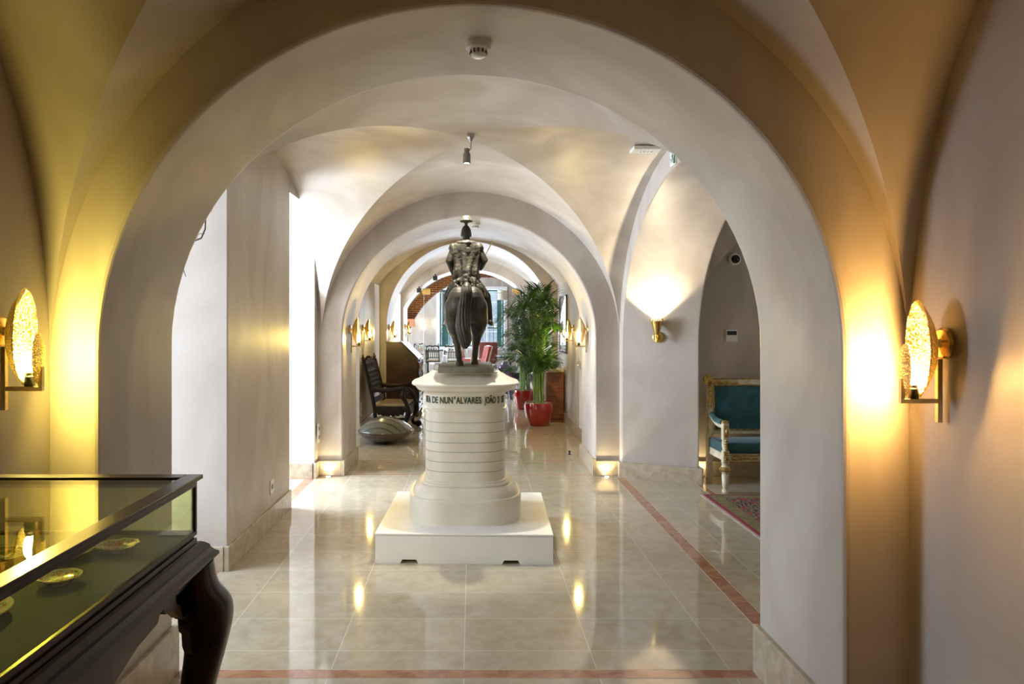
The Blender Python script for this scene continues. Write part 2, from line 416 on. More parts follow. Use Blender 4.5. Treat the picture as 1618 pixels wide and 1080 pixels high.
# second bay
barrel('ceiling_second', 8.15, 12.35, -1.62, 1.52, -.05, 1.18, 1.91)
barrel('ceiling_third', 13.25, 16.05, -1.62, 1.52, -.05, 1.18, 1.91)
struct('wall_second_pillar', bx((-3.1,10.04,0), (-1.62,11.6,3.5)), M['plaster'])
struct('wall_second_end', bx((-3.1,12.2,0), (-1.62,13.3,3.5)), M['plaster'])
struct('wall_third_end', bx((-3.1,15.85,0), (-1.62,17.0,3.5)), M['plaster'])
bm = B(); box(bm, (-3.1,8.1,2.27), (-1.62,10.1,3.5)); box(bm, (-3.1,11.5,2.27), (-1.62,12.3,3.5)); box(bm, (-3.1,13.2,2.27), (-1.62,15.9,3.5)); struct('ceiling_far_recesses', bm, M['plaster'])
bm = B(); box(bm, (1.52,8.1,0), (1.9,16.6,3.5)); struct('wall_second_right', bm, M['plaster'])
arch('wall_third_arch', XY, 12.3, 13.3, -.04, 1.46, 1.46, 1.46, 1.59, -1.9, 1.9, 3.5, soft=.012)
arch('wall_fourth_arch', XY, 16.0, 17.0, -.05, 1.52, 1.75, 1.75, 1.10, -5, 5, 3.5, soft=.012)
# restaurant
arch('wall_restaurant_arch', XY, 19.0, 19.5, .35, 2.2, 2.22, 2.22, .68, -5, 5, 3.5, soft=0)
bm = B()
ang = [i*PI/60 for i in range(61)]
for (ra, rb, ya, yb) in [(2.19, 2.45, 18.97, 19.3)]:
    q = []
    for a in ang: q.append([bm.verts.new((.35+rr*math.cos(a), yy, .68+rr*math.sin(a))) for rr, yy in ((ra,ya),(rb,ya),(rb,yb),(ra,yb))])
    for i in range(60):
        for k in range(4): bm.faces.new((q[i][k], q[i][(k+1)%4], q[i+1][(k+1)%4], q[i+1][k]))
    bmesh.ops.recalc_face_normals(bm, faces=bm.faces)
struct('trim_brick_arch', bm, M['brick'])
bm = B()
X0, X1, Z0, Z1 = -1.19, 1.21, .74, 2.86
box(bm, (-5,25.5,0), (X0,25.95,3.6)); box(bm, (X1,25.5,0), (5,25.95,3.6)); box(bm, (X0,25.5,Z1), (X1,25.95,3.6)); box(bm, (X0,25.5,0), (X1,25.95,Z0))
struct('wall_restaurant_end', bm, M['plaster'])
bm = B(); box(bm, (-4.7,17,0), (-4.5,20,3.6)); box(bm, (-4.7,23.6,0), (-4.5,25.6,3.6)); box(bm, (-4.7,20,0), (-4.5,23.6,.6)); box(bm, (-4.7,20,2.9), (-4.5,23.6,3.6))
struct('wall_restaurant_left', bm, M['plaster'])
struct('wall_restaurant_right', bx((4.5,17,0), (4.7,25.6,3.6)), M['plaster'])

# windows in the recesses
wn = [0]
def side_window(x, y0, y1, z0, z1, wall=True, mull=1, trans=(.5,)):
    wn[0] += 1
    root = thing('window_%d' % wn[0], None, None); root['kind'] = 'structure'
    if wall:
        bm = B(); box(bm, (x-.15, y0, 0), (x, y1, z0)); box(bm, (x-.15, y0, z1), (x, y1, 3.5)); struct('wall_window_surround', bm, M['plaster'])
    bm = B(); t = .06
    box(bm, (x-.10, y0, z0), (x-.03, y0+t, z1)); box(bm, (x-.10, y1-t, z0), (x-.03, y1, z1)); box(bm, (x-.10, y0+t, z0), (x-.03, y1-t, z0+t)); box(bm, (x-.10, y0+t, z1-t), (x-.03, y1-t, z1))
    for i in range(mull):
        yy = y0 + (y1-y0)*(i+1)/(mull+1); box(bm, (x-.09, yy-.025, z0+t), (x-.04, yy+.025, z1-t))
    struct('window_frame', bm, M['white_paint'], parent=root)
    struct('window_pane', bx((x-.07, y0+t, z0+t), (x-.064, y1-t, z1-t)), M['glass'], parent=root)
side_window(-3.0, 3.19, 4.5, .5, 2.6); side_window(-3.0, 6.03, 7.18, .5, 2.6); side_window(-3.0, 8.2, 10.04, .5, 2.2)
side_window(-3.0, 11.6, 12.2, .5, 2.2, mull=0); side_window(-3.0, 13.3, 15.85, .5, 2.2, mull=2)
side_window(-4.5, 20, 23.6, .6, 2.9, wall=False, mull=3)
side_window(5.5, 3.9, 5.3, .8, 2.6, wall=False)
# end window with green casements
wn[0] += 1
root = thing('window_%d' % wn[0], None, None); root['kind'] = 'structure'
bm = B(); t = .07; yy = 25.85
box(bm, (X0, yy-.05, Z0), (X0+t, yy+.05, Z1)); box(bm, (X1-t, yy-.05, Z0), (X1, yy+.05, Z1)); box(bm, (X0+t, yy-.05, Z0), (X1-t, yy+.05, Z0+t)); box(bm, (X0+t, yy-.05, Z1-t), (X1-t, yy+.05, Z1))
struct('window_frame', bm, M['green_frame'], parent=root)
bm = B()
for x in (-.55,.0,.57): box(bm, (x-.02, yy-.02, Z0+t), (x+.02, yy+.02, Z1-t))
for z in (1.3,1.85,2.4): box(bm, (X0+t, yy-.015, z-.015), (X1-t, yy+.015, z+.015))
struct('window_muntins', bm, M['white_paint'], parent=root)
struct('window_pane', bx((X0+t, yy+.03, Z0+t), (X1-t, yy+.036, Z1-t)), M['glass'], parent=root)
for s, xx, ww in ((-1, X0+.12, .22), (1, X1-.10, .17)):
    struct('window_shutter', bx((min(xx, xx-s*ww), 25.62, Z0+.02), (max(xx, xx-s*ww), 25.66, Z1-.02)), M['green_frame'], parent=root)
# baseboards
bn = [0]
def base(lo, hi, m='stone'):
    bn[0] += 1
    return struct('baseboard_%d' % bn[0], bx(lo, hi, .004), M[m])
bh = .16
base((-1.37+.0,2.45,0), (-1.345,3.20,.22)); base((1.295,2.45,0), (1.32,3.20,.22))
base((-1.56,.46,0), (-1.53,2.46,.22)); base((1.53,.46,0), (1.56,2.46,.22))
base((-1.60,4.48,0), (-1.565,6.04,.16)); base((-2.9,4.475,0), (-1.60,4.5,.16))
base((-2.9,7.155,0), (-1.64,7.18,.16)); base((-1.63,7.16,0), (-1.60,7.32,.16)); base((-1.6,7.295,0), (-1.37,7.32,.16))
base((-1.37,7.295,0), (-1.335,8.215,.16)); base((1.275,7.295,0), (1.31,8.215,.18)); base((1.30,7.295,0), (1.535,7.32,.16)); base((1.535,7.22,0), (1.56,7.32,.16))
base((-1.63,10.03,0), (-1.605,11.61,.16)); base((1.495,8.2,0), (1.52,12.3,.16)); base((1.395,12.28,0), (1.42,13.3,.16)); base((-1.51,12.28,0),(-1.485,13.3,.16))
base((2.3,7.275,0), (5.4,7.3,.16))
# splayed reveal base of the lounge arch
bm = B()
a = V(1.545,7.235,0); c = V(2.30,6.92,0); nrm = V(-(c-a).y, (c-a).x, 0).normalized()*-.025
prism(bm, [(a.x,a.y),(c.x,c.y),(c.x+nrm.x,c.y+nrm.y),(a.x+nrm.x,a.y+nrm.y)], lambda u,v,t: V(u,v,t), 0, .16)
bn[0]+=1; struct('baseboard_%d'%bn[0], bm, M['stone'])
bm = B(); box(bm, (2.28,6.90,0), (2.305,7.3,.16)); bn[0]+=1; struct('baseboard_%d'%bn[0], bm, M['stone'])

# inlaid marble bands
tn = [0]
def band(x0,y0,x1,y1,m='pink'):
    tn[0]+=1; struct('trim_%d'%tn[0], bx((x0,y0,-.001),(x1,y1,.0008)), M[m])
    e=.005
    tn[0]+=1
    bm = B()
    if x1-x0 > y1-y0: box(bm,(x0,y0-e,-.001),(x1,y0,.0006)); box(bm,(x0,y1,-.001),(x1,y1+e,.0006))
    else: box(bm,(x0-e,y0,-.001),(x0,y1,.0006)); box(bm,(x1,y0,-.001),(x1+e,y1,.0006))
    struct('trim_%d'%tn[0], bm, M['grout'])
band(-1.345,3.135,1.295,3.21); band(1.50,3.22,1.59,7.2); band(-1.72,3.22,-1.62,4.47); band(-1.72,6.05,-1.62,7.15)
band(-1.33,7.33,1.27,7.36); band(-1.33,8.12,1.27,8.15); band(-1.6,9.98,1.49,10.01); band(2.24,3.3,2.30,6.88)

# ------------------------------------------------------------------ pedestal and plinth
PC = (-.035, 5.2)
root = thing('display_plinth', 'low white square plinth on the marble floor under the round cream pedestal', 'plinth', (PC[0], PC[1], 0), R(-1.6))
bm = B(); hw = .593; hd = .575
prof = [(-hw,0),(-.425,0),(-.412,.026),(-.318,.026),(-.305,0),(.255,0),(.268,.026),(.362,.026),(.375,0),(hw,0),(hw,.185),(-hw,.185)]
prism(bm, prof, lambda u,v,t: V(u,t,v), -hd, hd)
link('plinth_body', bm, M['white_paint'], root)
link('plinth_top', bx((-hw-.003,-hd-.003,.187),(hw+.003,hd+.003,.2), .003), M['white_paint'], root)
root = thing('round_pedestal', 'cream drum pedestal with banded shaft and dark green lettering under the horseman', 'pedestal', (PC[0]-.01, PC[1], .2))
SUP = 3.4
def gro(z): return [(.2945, z-.0016), (.2905, z-.001), (.2905, z+.001), (.2945, z+.0016)]
P = [(.405,0),(.408,.165),(.402,.176),(.386,.179),(.384,.187),(.370,.212),(.346,.236),(.334,.245),(.324,.246),(.327,.256),(.320,.264),(.306,.267),(.305,.275),(.2955,.283)]
GZ = [.35,.42,.491,.557,.629,.699]
for z in GZ: P += gro(z)
P += [(.2945,.775),(.303,.779),(.303,.79),(.296,.797),(.2945,.80)]
bm = B(); lathe(bm, P, 128, sup=SUP)
for f in bm.faces:
    zc_ = f.calc_center_median().z
    if any(abs(zc_-z) < .0014 for z in GZ): f.material_index = 1
link('pedestal_shaft', bm, None, root, smooth=12, mats=[M['pedestal'], M['groove']])
bm = B(); lathe(bm, [(.2945,.80),(.2945,.893),(.300,.90),(.304,.908),(.332,.916),(.352,.926),(.366,.944),(.372,.952),(.388,.958),(.394,.966),(.392,.974),(.35,.99),(.30,1.018),(.268,1.034),(.256,1.042),(.252,1.05),(.246,1.052)], 128, sup=SUP)
link('pedestal_cornice', bm, M['pedestal'], root, smooth=14)
# lettering bent round the drum
poly = []
def se(t, r=.2952):
    c, s = math.cos(t), math.sin(t); q = (abs(c)**SUP + abs(s)**SUP) ** (-1/SUP); return (r*c*q, r*s*q)
NS = 2000
pts = [se(-PI/2 + 2*PI*i/NS) for i in range(-NS//4, NS//4+1)]
cum = [0]
for i in range(1, len(pts)): cum.append(cum[-1] + math.hypot(pts[i][0]-pts[i-1][0], pts[i][1]-pts[i-1][1]))
mid = cum[len(pts)//2]
import bisect
def wrap(s, off):
    s += mid; i = min(max(bisect.bisect(cum, s), 1), len(pts)-1); f = (s-cum[i-1])/(cum[i]-cum[i-1])
    x = pts[i-1][0]+(pts[i][0]-pts[i-1][0])*f; y = pts[i-1][1]+(pts[i][1]-pts[i-1][1])*f
    tx, ty = pts[i][0]-pts[i-1][0], pts[i][1]-pts[i-1][1]; l = math.hypot(tx, ty)
    return x + ty/l*off, y - tx/l*off
def textmesh(s, size, extrude=.0015, bold=.0):
    c = bpy.data.curves.new('t', 'FONT'); c.body = s; c.size = size; c.extrude = extrude; c.offset = bold; c.resolution_u = 4
    o = bpy.data.objects.new('t', c); COL.objects.link(o)
    dg = bpy.context.evaluated_depsgraph_get(); dg.update()
    me = bpy.data.meshes.new_from_object(o.evaluated_get(dg)); bpy.data.objects.remove(o); return me
words_ = [('P R I N C E', -.60, -.385), ('NZA', -.335, -.262), ('DE', -.243, -.195), ('NUN', -.180, -.088), ("'", -.078, -.070), ('ALVARES', -.066, .114), ('JOÃO', .136, .222), ('D', .240, .258), ('SE', .280, .325), ('BASTIAO', .34, .50)]
bm = B()
for wd, s0, s1 in words_[1:9]:
    me = textmesh(wd, .066, bold=.0012)
    xs = [v.co.x for v in me.vertices]; x0, x1 = min(xs), max(xs); zmn = 0
    base_n = len(bm.verts); bm.from_mesh(me); bm.verts.ensure_lookup_table()
    for v in list(bm.verts)[base_n:]:
        s = s0 + (v.co.x-x0)/(x1-x0)*(s1-s0); X, Y = wrap(s, .0012 + v.co.z)
        v.co = V(X, Y, .836 + v.co.y)
link('pedestal_lettering', bm, M['letter'], root)
bm = B(); lathe(bm, [(.0,0),(.05,0),(.05,.012),(.042,.018),(.0,.018)], 24, sy=1.7); 
for v in bm.verts: v.co = V(.292 + v.co.z, v.co.x-.02, .66 + v.co.y)
link('pedestal_plaque', bm, M['pedestal'], root, smooth=40)

# ------------------------------------------------------------------ equestrian statue
def remesh(o, vox=.006, it=4, disp=0, dscale=.02):
    m = o.modifiers.new('r', 'REMESH'); m.mode = 'VOXEL'; m.voxel_size = vox; m.use_smooth_shade = True
    s = o.modifiers.new('s', 'SMOOTH'); s.iterations = it; s.factor = .5
    if disp:
        t = bpy.data.textures.new('clouds', 'CLOUDS'); t.noise_scale = dscale
        d = o.modifiers.new('d', 'DISPLACE'); d.texture = t; d.strength = disp; d.mid_level = .5
    return o
def cap(bm, pts, rad, seg=14, flat=1.0):
    tube(bm, pts, rad, seg, flat=flat)
    for p, r in ((pts[0], rad[0]), (pts[-1], rad[-1])): ell(bm, V(*p), (r, r, r), seg=12, rings=8)
ST = thing('equestrian_statue', 'dark bronze statue of a plumed rider on horseback, standing on the cream pedestal', 'statue', (-.04, 5.2, 1.2525), 0)
def grow(bm): return bm
bm = B(); box(bm, (-.197,-.325,0), (.197,.36,.042), bevel=.006)
vs = ell(bm, V(0,0,.035), (.17,.30,.022), seg=24, rings=8)
link('statue_base', bm, M['bronze_base'], ST, smooth=35)
ST2 = V(0, 0, .048)
bm = B()
# trunk
ell(bm, V(0,-.155,.45), (.133,.14,.125)); ell(bm, V(-.052,-.19,.45), (.085,.105,.12)); ell(bm, V(.052,-.19,.45), (.085,.105,.12))
cap(bm, [(0,-.14,.44),(0,.02,.42),(0,.18,.44)], [.122,.132,.118], 20)
ell(bm, V(0,.22,.45), (.105,.10,.125))
cap(bm, [(0,.24,.48),(0,.33,.58),(0,.38,.70)], [.095,.078,.052])
cap(bm, [(0,.38,.71),(0,.45,.66),(0,.53,.57)], [.048,.04,.026]); 
for s in (-1, 1): cap(bm, [(s*.025,.37,.74),(s*.03,.375,.79)], [.014,.005])
# hind legs
cap(bm, [(-.078,-.20,.42),(-.088,-.15,.31),(-.080,-.20,.245),(-.070,-.262,.205),(-.060,-.258,.14),(-.050,-.245,.07),(-.047,-.225,.04),(-.046,-.21,.012)], [.08,.070,.050,.033,.023,.024,.02,.030])
cap(bm, [(.075,-.18,.42),(.090,-.10,.31),(.084,-.14,.25),(.080,-.20,.205),(.072,-.185,.14),(.064,-.165,.07),(.063,-.15,.045),(.063,-.14,.012)], [.084,.074,.054,.035,.023,.024,.02,.030])
# fore legs
cap(bm, [(-.062,.22,.40),(-.08,.30,.31),(-.085,.355,.27),(-.088,.32,.20),(-.088,.28,.155)], [.06,.038,.026,.019,.024])
cap(bm, [(.062,.20,.40),(.065,.22,.28),(.064,.235,.20),(.062,.235,.09),(.062,.245,.05),(.062,.25,.012)], [.06,.036,.026,.018,.018,.026])
o = link('horse', bm, M['bronze'], ST); o.location = ST2; remesh(o, .0065, 3)
# hooves
for (x, y, z) in ((-.046,-.205,0),(.063,-.135,0),(.062,.255,0)):
    bm = B(); lathe(bm, [(.034,-.004),(.033,.012),(.025,.034)], 16, center=(x,y,z), sy=1.15); o = link('hoof', bm, M['bronze'], ST, smooth=40); o.location = ST2
# tail
random.seed(4)
core = [V(.008,-.255,.572), V(.006,-.318,.56), V(.004,-.352,.50), V(-.012,-.352,.40), V(-.022,-.345,.28), V(-.006,-.335,.18), V(-.004,-.325,.125)]
crad = [.026,.034,.042,.044,.052,.046,.016]
def cr(pts, n):
    out = []
    P4 = [pts[0]] + list(pts) + [pts[-1]]
    for i in range(1, len(P4)-2):
        for k in range(n):
            t = k/n; a,b_,c,d = P4[i-1],P4[i],P4[i+1],P4[i+2]
            out.append(.5*((2*b_)+(c-a)*t+(2*a-5*b_+4*c-d)*t*t+(3*b_-a-3*c+d)*t**3))
    out.append(P4[-2]); return out
def crs(vals, n):
    return [v.x for v in cr([V(x,0,0) for x in vals], n)]
C_ = cr(core, 5); RR = crs(crad, 5)
bm = B(); tube(bm, C_, [r*.86 for r in RR], 16)
for k in range(20):
    ph = 2*PI*k/20 + random.uniform(-.1,.1); tw = random.uniform(1.2,2.0); pp = []; n = len(C_)
    for i, c in enumerate(C_):
        a = ph + tw*i/n; pp.append(c + V(math.cos(a)*RR[i]*.82, math.sin(a)*RR[i]*.82, 0))
    tube(bm, pp, [max(.003, r*.21) for r in RR], 6)
o = link('horse_tail', bm, M['bronze'], ST, smooth=60); o.location = ST2
# saddle blanket with ruffled edge
bm = B()
rings = []
for (z, hx, y0, ri) in ((.603,.075,-.07,0),(.600,.100,-.115,.006),(.588,.118,-.17,.012),(.565,.134,-.20,.018),(.535,.148,-.17,.022),(.50,.156,-.12,.014)):
    ring = []
    for k in range(61):
        t = -PI*.04 - (PI*.92)*k/60; rr = 1 + ri*5*math.sin(k*.92)*.35
        ring.append(V(hx*math.cos(t)*rr, y0*0 + (.02 + (abs(y0))*math.sin(t)*1.0*rr), z + ri*.5*math.cos(k*.92)))
    rings.append(ring)
for r_ in rings: pass
VV = [[bm.verts.new(p) for p in r_] for r_ in rings]
for i in range(len(VV)-1):
    for k in range(60): bm.faces.new((VV[i][k], VV[i][k+1], VV[i+1][k+1], VV[i+1][k]))
o = link('saddle_blanket', bm, M['bronze'], ST, smooth=80); o.location = ST2
sm = o.modifiers.new('s','SOLIDIFY'); sm.thickness = .016; sm.offset = 0
bm = B()
random.seed(9)
for k in range(11):
    t = PI*(-.03 - .94*k/10); x, y = math.cos(t)*.112, math.sin(t)*.165; dz = -.045*abs(math.cos(t))**1.5 + random.uniform(-.008,.008); rr = random.uniform(.017,.028)
    cap(bm, [(x*.55, y*.55, .650+dz), (x*.92+random.uniform(-.01,.01), y*.95, .630+dz), (x*1.16+random.uniform(-.012,.012), y*1.10, .585+dz)], [rr*.8,rr,rr*.55], 10)
o = link('saddle_ruffle', bm, M['bronze'], ST); o.location = ST2; remesh(o, .0045, 1, disp=.016, dscale=.025)
# rider
bm = B()
ell(bm, V(0,0,.62), (.085,.065,.06)); cap(bm, [(0,0,.62),(0,-.01,.72),(0,-.005,.83)], [.072,.066,.072], 18, flat=.75)
for s, kx, ax in ((-1,.140,.142),(1,.150,.178)):
    cap(bm, [(s*.055,0,.61),(s*kx,.07,.50),(s*(kx+ax)/2,.045,.42),(s*ax,.015,.33)], [.05,.040,.032,.022])
    cap(bm, [(s*ax,-.015,.308),(s*(ax+.012),.03,.300),(s*(ax+.02),.075,.298)], [.021,.019,.013])
cap(bm, [(-.09,0,.845),(-.128,-.03,.765),(-.095,.05,.68),(-.06,.10,.66)], [.036,.028,.021,.016])
cap(bm, [(.09,0,.845),(.138,-.02,.77),(.112,.05,.725),(.100,.085,.72)], [.036,.028,.021,.018])
for s, hx, hy, hz in ((-1,-.055,.112,.658),(1,.100,.095,.722)):
    for k in range(4): cap(bm, [(hx+s*.012,hy-.004,hz+.012-.009*k),(hx+s*.016,hy+.016,hz+.012-.009*k),(hx,hy+.022,hz+.011-.009*k)], [.006,.0055,.005], 8)
    cap(bm, [(hx-s*.01,hy-.004,hz+.012),(hx-s*.012,hy+.014,hz+.02)], [.006,.005], 8)
cap(bm, [(0,0,.87),(0,.005,.93)], [.034,.030]); ell(bm, V(0,.012,.968), (.033,.042,.044))
ell(bm, V(0,.055,.965), (.007,.010,.010), seg=8, rings=6); ell(bm, V(0,.045,.940), (.014,.012,.008), seg=8, rings=6)
for s in (-1,1): ell(bm, V(s*.034,.008,.962), (.006,.010,.013), seg=8, rings=6)
o = link('rider', bm, M['bronze'], ST); o.location = ST2; remesh(o, .0045, 2)
bm = B(); lathe(bm, [(.037,.958),(.042,.954),(.040,.972),(.038,.99),(.032,1.012),(.020,1.030),(.008,1.038),(.0,1.039)], 24, center=(0,.006,0), sy=1.2, capt=False)
o = link('helmet', bm, M['bronze'], ST, smooth=50); o.location = ST2
bm = B(); cap(bm, [(0,-.0,1.03),(0,-.004,1.056)], [.012,.012]); ell(bm, V(0,-.006,1.078), (.040,.05,.030))
for k in range(16):
    a = 2*PI*k/16; cap(bm, [(math.cos(a)*.020, -.006+math.sin(a)*.026, 1.092), (math.cos(a)*.040, -.006+math.sin(a)*.05, 1.066)], [.012,.009], 8)
o = link('plume', bm, M['bronze'], ST); o.location = ST2; remesh(o, .004, 1)
# cloak
bm = B(); rings = []
for z, hx, hy, yc, rp in ((.925,.046,.044,0,.0),(.905,.066,.052,-.004,.03),(.885,.100,.058,-.006,.04),(.862,.118,.062,-.006,.05),(.83,.124,.064,-.008,.06),(.79,.114,.066,-.014,.08),(.74,.096,.070,-.022,.10),(.69,.094,.078,-.034,.11),(.66,.096,.082,-.036,.12),(.635,.100,.082,-.036,.12)):
    ring = []
    for k in range(72):
        t = 2*PI*k/72; f = 1 + rp*1.5*(.6*math.sin(7*t+z*9)+.5*math.sin(11*t-z*14)); ring.append(V(hx*math.cos(t)*f, yc+hy*math.sin(t)*f, z))
    rings.append([bm.verts.new(p) for p in ring])
for i in range(len(rings)-1):
    for k in range(72): bm.faces.new((rings[i][k], rings[i][(k+1)%72], rings[i+1][(k+1)%72], rings[i+1][k]))
bm.faces.new(rings[0]); bm.faces.new(rings[-1][::-1])
for s in (-1,1): ell(bm, V(s*.098,-.002,.862), (.034,.04,.04))
tube(bm, [V(.062*math.cos(t*PI/10), -.004+.05*math.sin(t*PI/10), .905+.008*math.sin(t*PI/10)) for t in range(21)], .014, 8)
o = link('cloak', bm, M['bronze'], ST); o.location = ST2; remesh(o, .0045, 2, disp=.005, dscale=.02)
bm = B(); tube(bm, [(.088,.075,.70),(.197,.12,.925)], .0038, 8); ell(bm, V(.198,.1205,.928), (.006,.006,.006), seg=8, rings=6)
o = link('baton', bm, M['brass_sat'], ST); o.location = ST2

# ------------------------------------------------------------------ wall sconces
def dish(hy, hz, depth, x0, zc, nr=12, ns=40):
    bm = B(); rings = []
    c = bm.verts.new((x0, 0, zc))
    for i in range(1, nr+1):
        f = i/nr; rings.append([bm.verts.new((x0 + depth*f**2.2, hy*f*math.cos(2*PI*k/ns), zc+hz*f*math.sin(2*PI*k/ns))) for k in range(ns)])
    for k in range(ns): bm.faces.new((c, rings[0][k], rings[0][(k+1)%ns]))
    for i in range(nr-1):
        for k in range(ns): bm.faces.new((rings[i][k], rings[i+1][k], rings[i+1][(k+1)%ns], rings[i][(k+1)%ns]))
    for f in bm.faces: f.smooth = True
    r = bmesh.ops.solidify(bm, geom=bm.faces[:], thickness=.0025)
    return bm
def make_sconce(bulbm):
    t = thing('wall_sconce', 'x', 'wall lamp')
    bm = B(); lathe(bm, [(.052,0),(.052,.010),(.044,.018),(.016,.022),(.012,.036),(0,.036)], 32)
    for v in bm.verts: v.co = V(v.co.z, v.co.x, v.co.y+.03)
    link('wall_plate', bm, M['brass'], t, smooth=35)
    bm = B(); box(bm, (.014,-.008,-.228), (.030,.008,-.02), bevel=.0015); box(bm, (.030,-.008,-.165), (.150,.008,-.150), bevel=.0015); box(bm, (.136,-.008,-.150), (.150,.008,-.085), bevel=.0015)
    link('bracket', bm, M['brass_sat'], t)
    link('large_dish', dish(.064,.160,.060,.032,.012), M['hammered'], t)
    bm = dish(.036,.086,-.014,.148,-.058); link('small_dish', bm, M['hammered'], t)
    bm = B(); lathe(bm, [(.016,-.150),(.016,-.118),(.013,-.114),(.013,-.104),(0,-.104)], 20, center=(.106,0,0)); link('lamp_holder', bm, M['black_metal'], t, smooth=35)
    bm = B(); lathe(bm, [(.008,-.104),(.015,-.090),(.0185,-.075),(.016,-.058),(.008,-.044),(0,-.034)], 20, center=(.106,0,0), capt=False); link('bulb', bm, M[bulbm], t, smooth=60)
    return t
g_ = make_sconce('bulb_green'); g_['label'] = 'brass dish wall lamp glowing yellow above the glass display case'; g_.location = (-1.55, 2.27, 1.545)
a_ = make_sconce('bulb_amber'); a_['label'] = 'brass dish wall lamp casting amber light on the near wall opposite the display case'; a_.location = (1.55, 2.27, 1.505); a_.rotation_euler.z = PI
w0 = make_sconce('bulb_warm')
spots = [(-1.36,7.74,0,'brass dish wall lamp on the arch reveal directly behind the banded pedestal, chair side'),
         (-1.62,10.35,0,'brass dish wall lamp above the back of the carved black armchair'),
         (-1.50,12.65,0,'brass dish wall lamp on the arch just above the slant-front desk'),
         (-1.57,16.5,0,'small brass dish wall lamp on the last arch beyond the slant-front desk'),
         (1.30,7.74,1,'brass dish wall lamp on the arch reveal nearest the framed picture'),
         (1.52,10.3,1,'brass dish wall lamp between the arch reveal and the framed picture'),
         (1.42,12.7,1,'brass dish wall lamp partly hidden by palm leaves')]
for i, (x, y, f, l) in enumerate(spots):
    o = w0 if i == 0 else clone(w0)
    o.location = (x, y, 1.505); o.rotation_euler.z = PI*f; o['label'] = l; o['group'] = 'brass dish wall lamps along the corridor'

# cone uplight on the splayed wall
t = thing('cone_sconce', 'polished brass cone wall lamp throwing light up the wall beside the lounge opening', 'wall lamp', (1.905, 7.085, 1.46), R(-23.5))
bm = B(); lathe(bm, [(.055,0),(.055,.012),(.03,.022),(0,.022)], 28)
for v in bm.verts: v.co = V(v.co.x, -v.co.z, v.co.y)
link('wall_plate', bm, M['brass'], t, smooth=35)
bm = B(); box(bm, (-.010,-.095,-.012), (.010,-.01,.012), bevel=.002); box(bm, (-.012,-.10,-.045), (.012,-.080,.035), bevel=.002); link('arm', bm, M['brass'], t)
bm = B(); lathe(bm, [(.022,.03),(.026,.036),(.062,.165),(.0595,.165),(.020,.05)], 36, center=(0,-.09,0), capb=True, capt=False); link('cone_shade', bm, M['brass'], t, smooth=35)
bm = B()
for k in range(20):
    a = 2*PI*k/20
    box(bm, (-.004,-.002,0), (.004,.002,.02), Matrix.Translation((math.cos(a)*.0655, -.09+math.sin(a)*.0655, .165)) @ Matrix.Rotation(a+PI/2, 4, 'Z'))
lathe(bm, [(.064,.184),(.068,.184),(.068,.19),(.064,.19),(.064,.184)], 36, center=(0,-.09,0), capb=False, capt=False)
link('pierced_rim', bm, M['brass'], t)
d = bpy.data.lights.new('cone_lamp', 'SPOT'); d.energy = 80; d.color = (1,.83,.55); d.spot_size = R(112); d.spot_blend = .35; d.shadow_soft_size = .03
o = bpy.data.objects.new('cone_lamp', d); COL.objects.link(o); o.parent = t; o.location = (0,-.09,.15); o.rotation_euler = (PI,0,0)
bm = B(); ell(bm, V(0,-.09,.13), (.022,.022,.03)); link('bulb', bm, mat('bulb_soft',(1,.9,.7),.3,emit=(1,.82,.5),es=60), t)

# ------------------------------------------------------------------ display case on its table
t = thing('console_table', 'dark carved wooden table with cabriole legs carrying the glass display case', 'table', (-1.12, 1.22, 0))
def T(p): return V(p[0]+1.12, p[1]-1.22, p[2]+.10*min(1, p[2]/.6))
X0t, X1t, Y0t, Y1t = -1.53, -.723, .60, 1.991
bm = B()
stk = [(.0,.842),(.0,.850),(-.010,.858),(-.018,.868),(-.020,.876),(-.032,.886),(-.040,.890)]
rings = []
for off, z in [(-.06,.835),(-.012,.835)] + stk + [(-.30,.890)]:
    off2 = -off
    rings.append([bm.verts.new(T(p)) for p in ((X0t+off2*.0, Y0t+off2, z), (X1t-off2, Y0t+off2, z), (X1t-off2, Y1t-off2, z), (X0t+off2*.0, Y1t-off2, z))])
for i in range(len(rings)-1):
    for k in range(4): bm.faces.new((rings[i][k], rings[i][(k+1)%4], rings[i+1][(k+1)%4], rings[i+1][k]))
bm.faces.new(rings[0][::-1]); bm.faces.new(rings[-1])
link('table_top', bm, M['wood'], t)
def apron_pts(L):
    p = [(0,.838),(0,.72)]
    prof = [(.10,.735),(.14,.775),(.165,.778),(.175,.795),(.19,.793),(.20,.775),(.28,.765),(.36,.735),(.38,.72),(.43,.705),(.46,.685),(.5,.675)]
    for u, z in prof: p.append((u*L, z))
    for u, z in reversed(prof[:-1]): p.append(((1-u)*L, z))
    return p + [(L,.72),(L,.838)]
L_ = Y1t-Y0t-.11
bm = B(); prism(bm, apron_pts(L_), lambda u,v,s: T((s, Y0t+.055+u, v)), X1t-.058, X1t-.036); link('apron', bm, M['wood'], t)
bm = B(); prism(bm, apron_pts(L_), lambda u,v,s: T((s, Y0t+.055+u, v)), X0t+.02, X0t+.04); link('apron', bm, M['wood'], t)
L2 = X1t-X0t-.10
for yy in (Y0t+.045, Y1t-.06):
    bm = B(); prism(bm, apron_pts(L2), lambda u,v,s: T((X0t+.05+u, s, v)), yy, yy+.02); link('apron', bm, M['wood'], t)
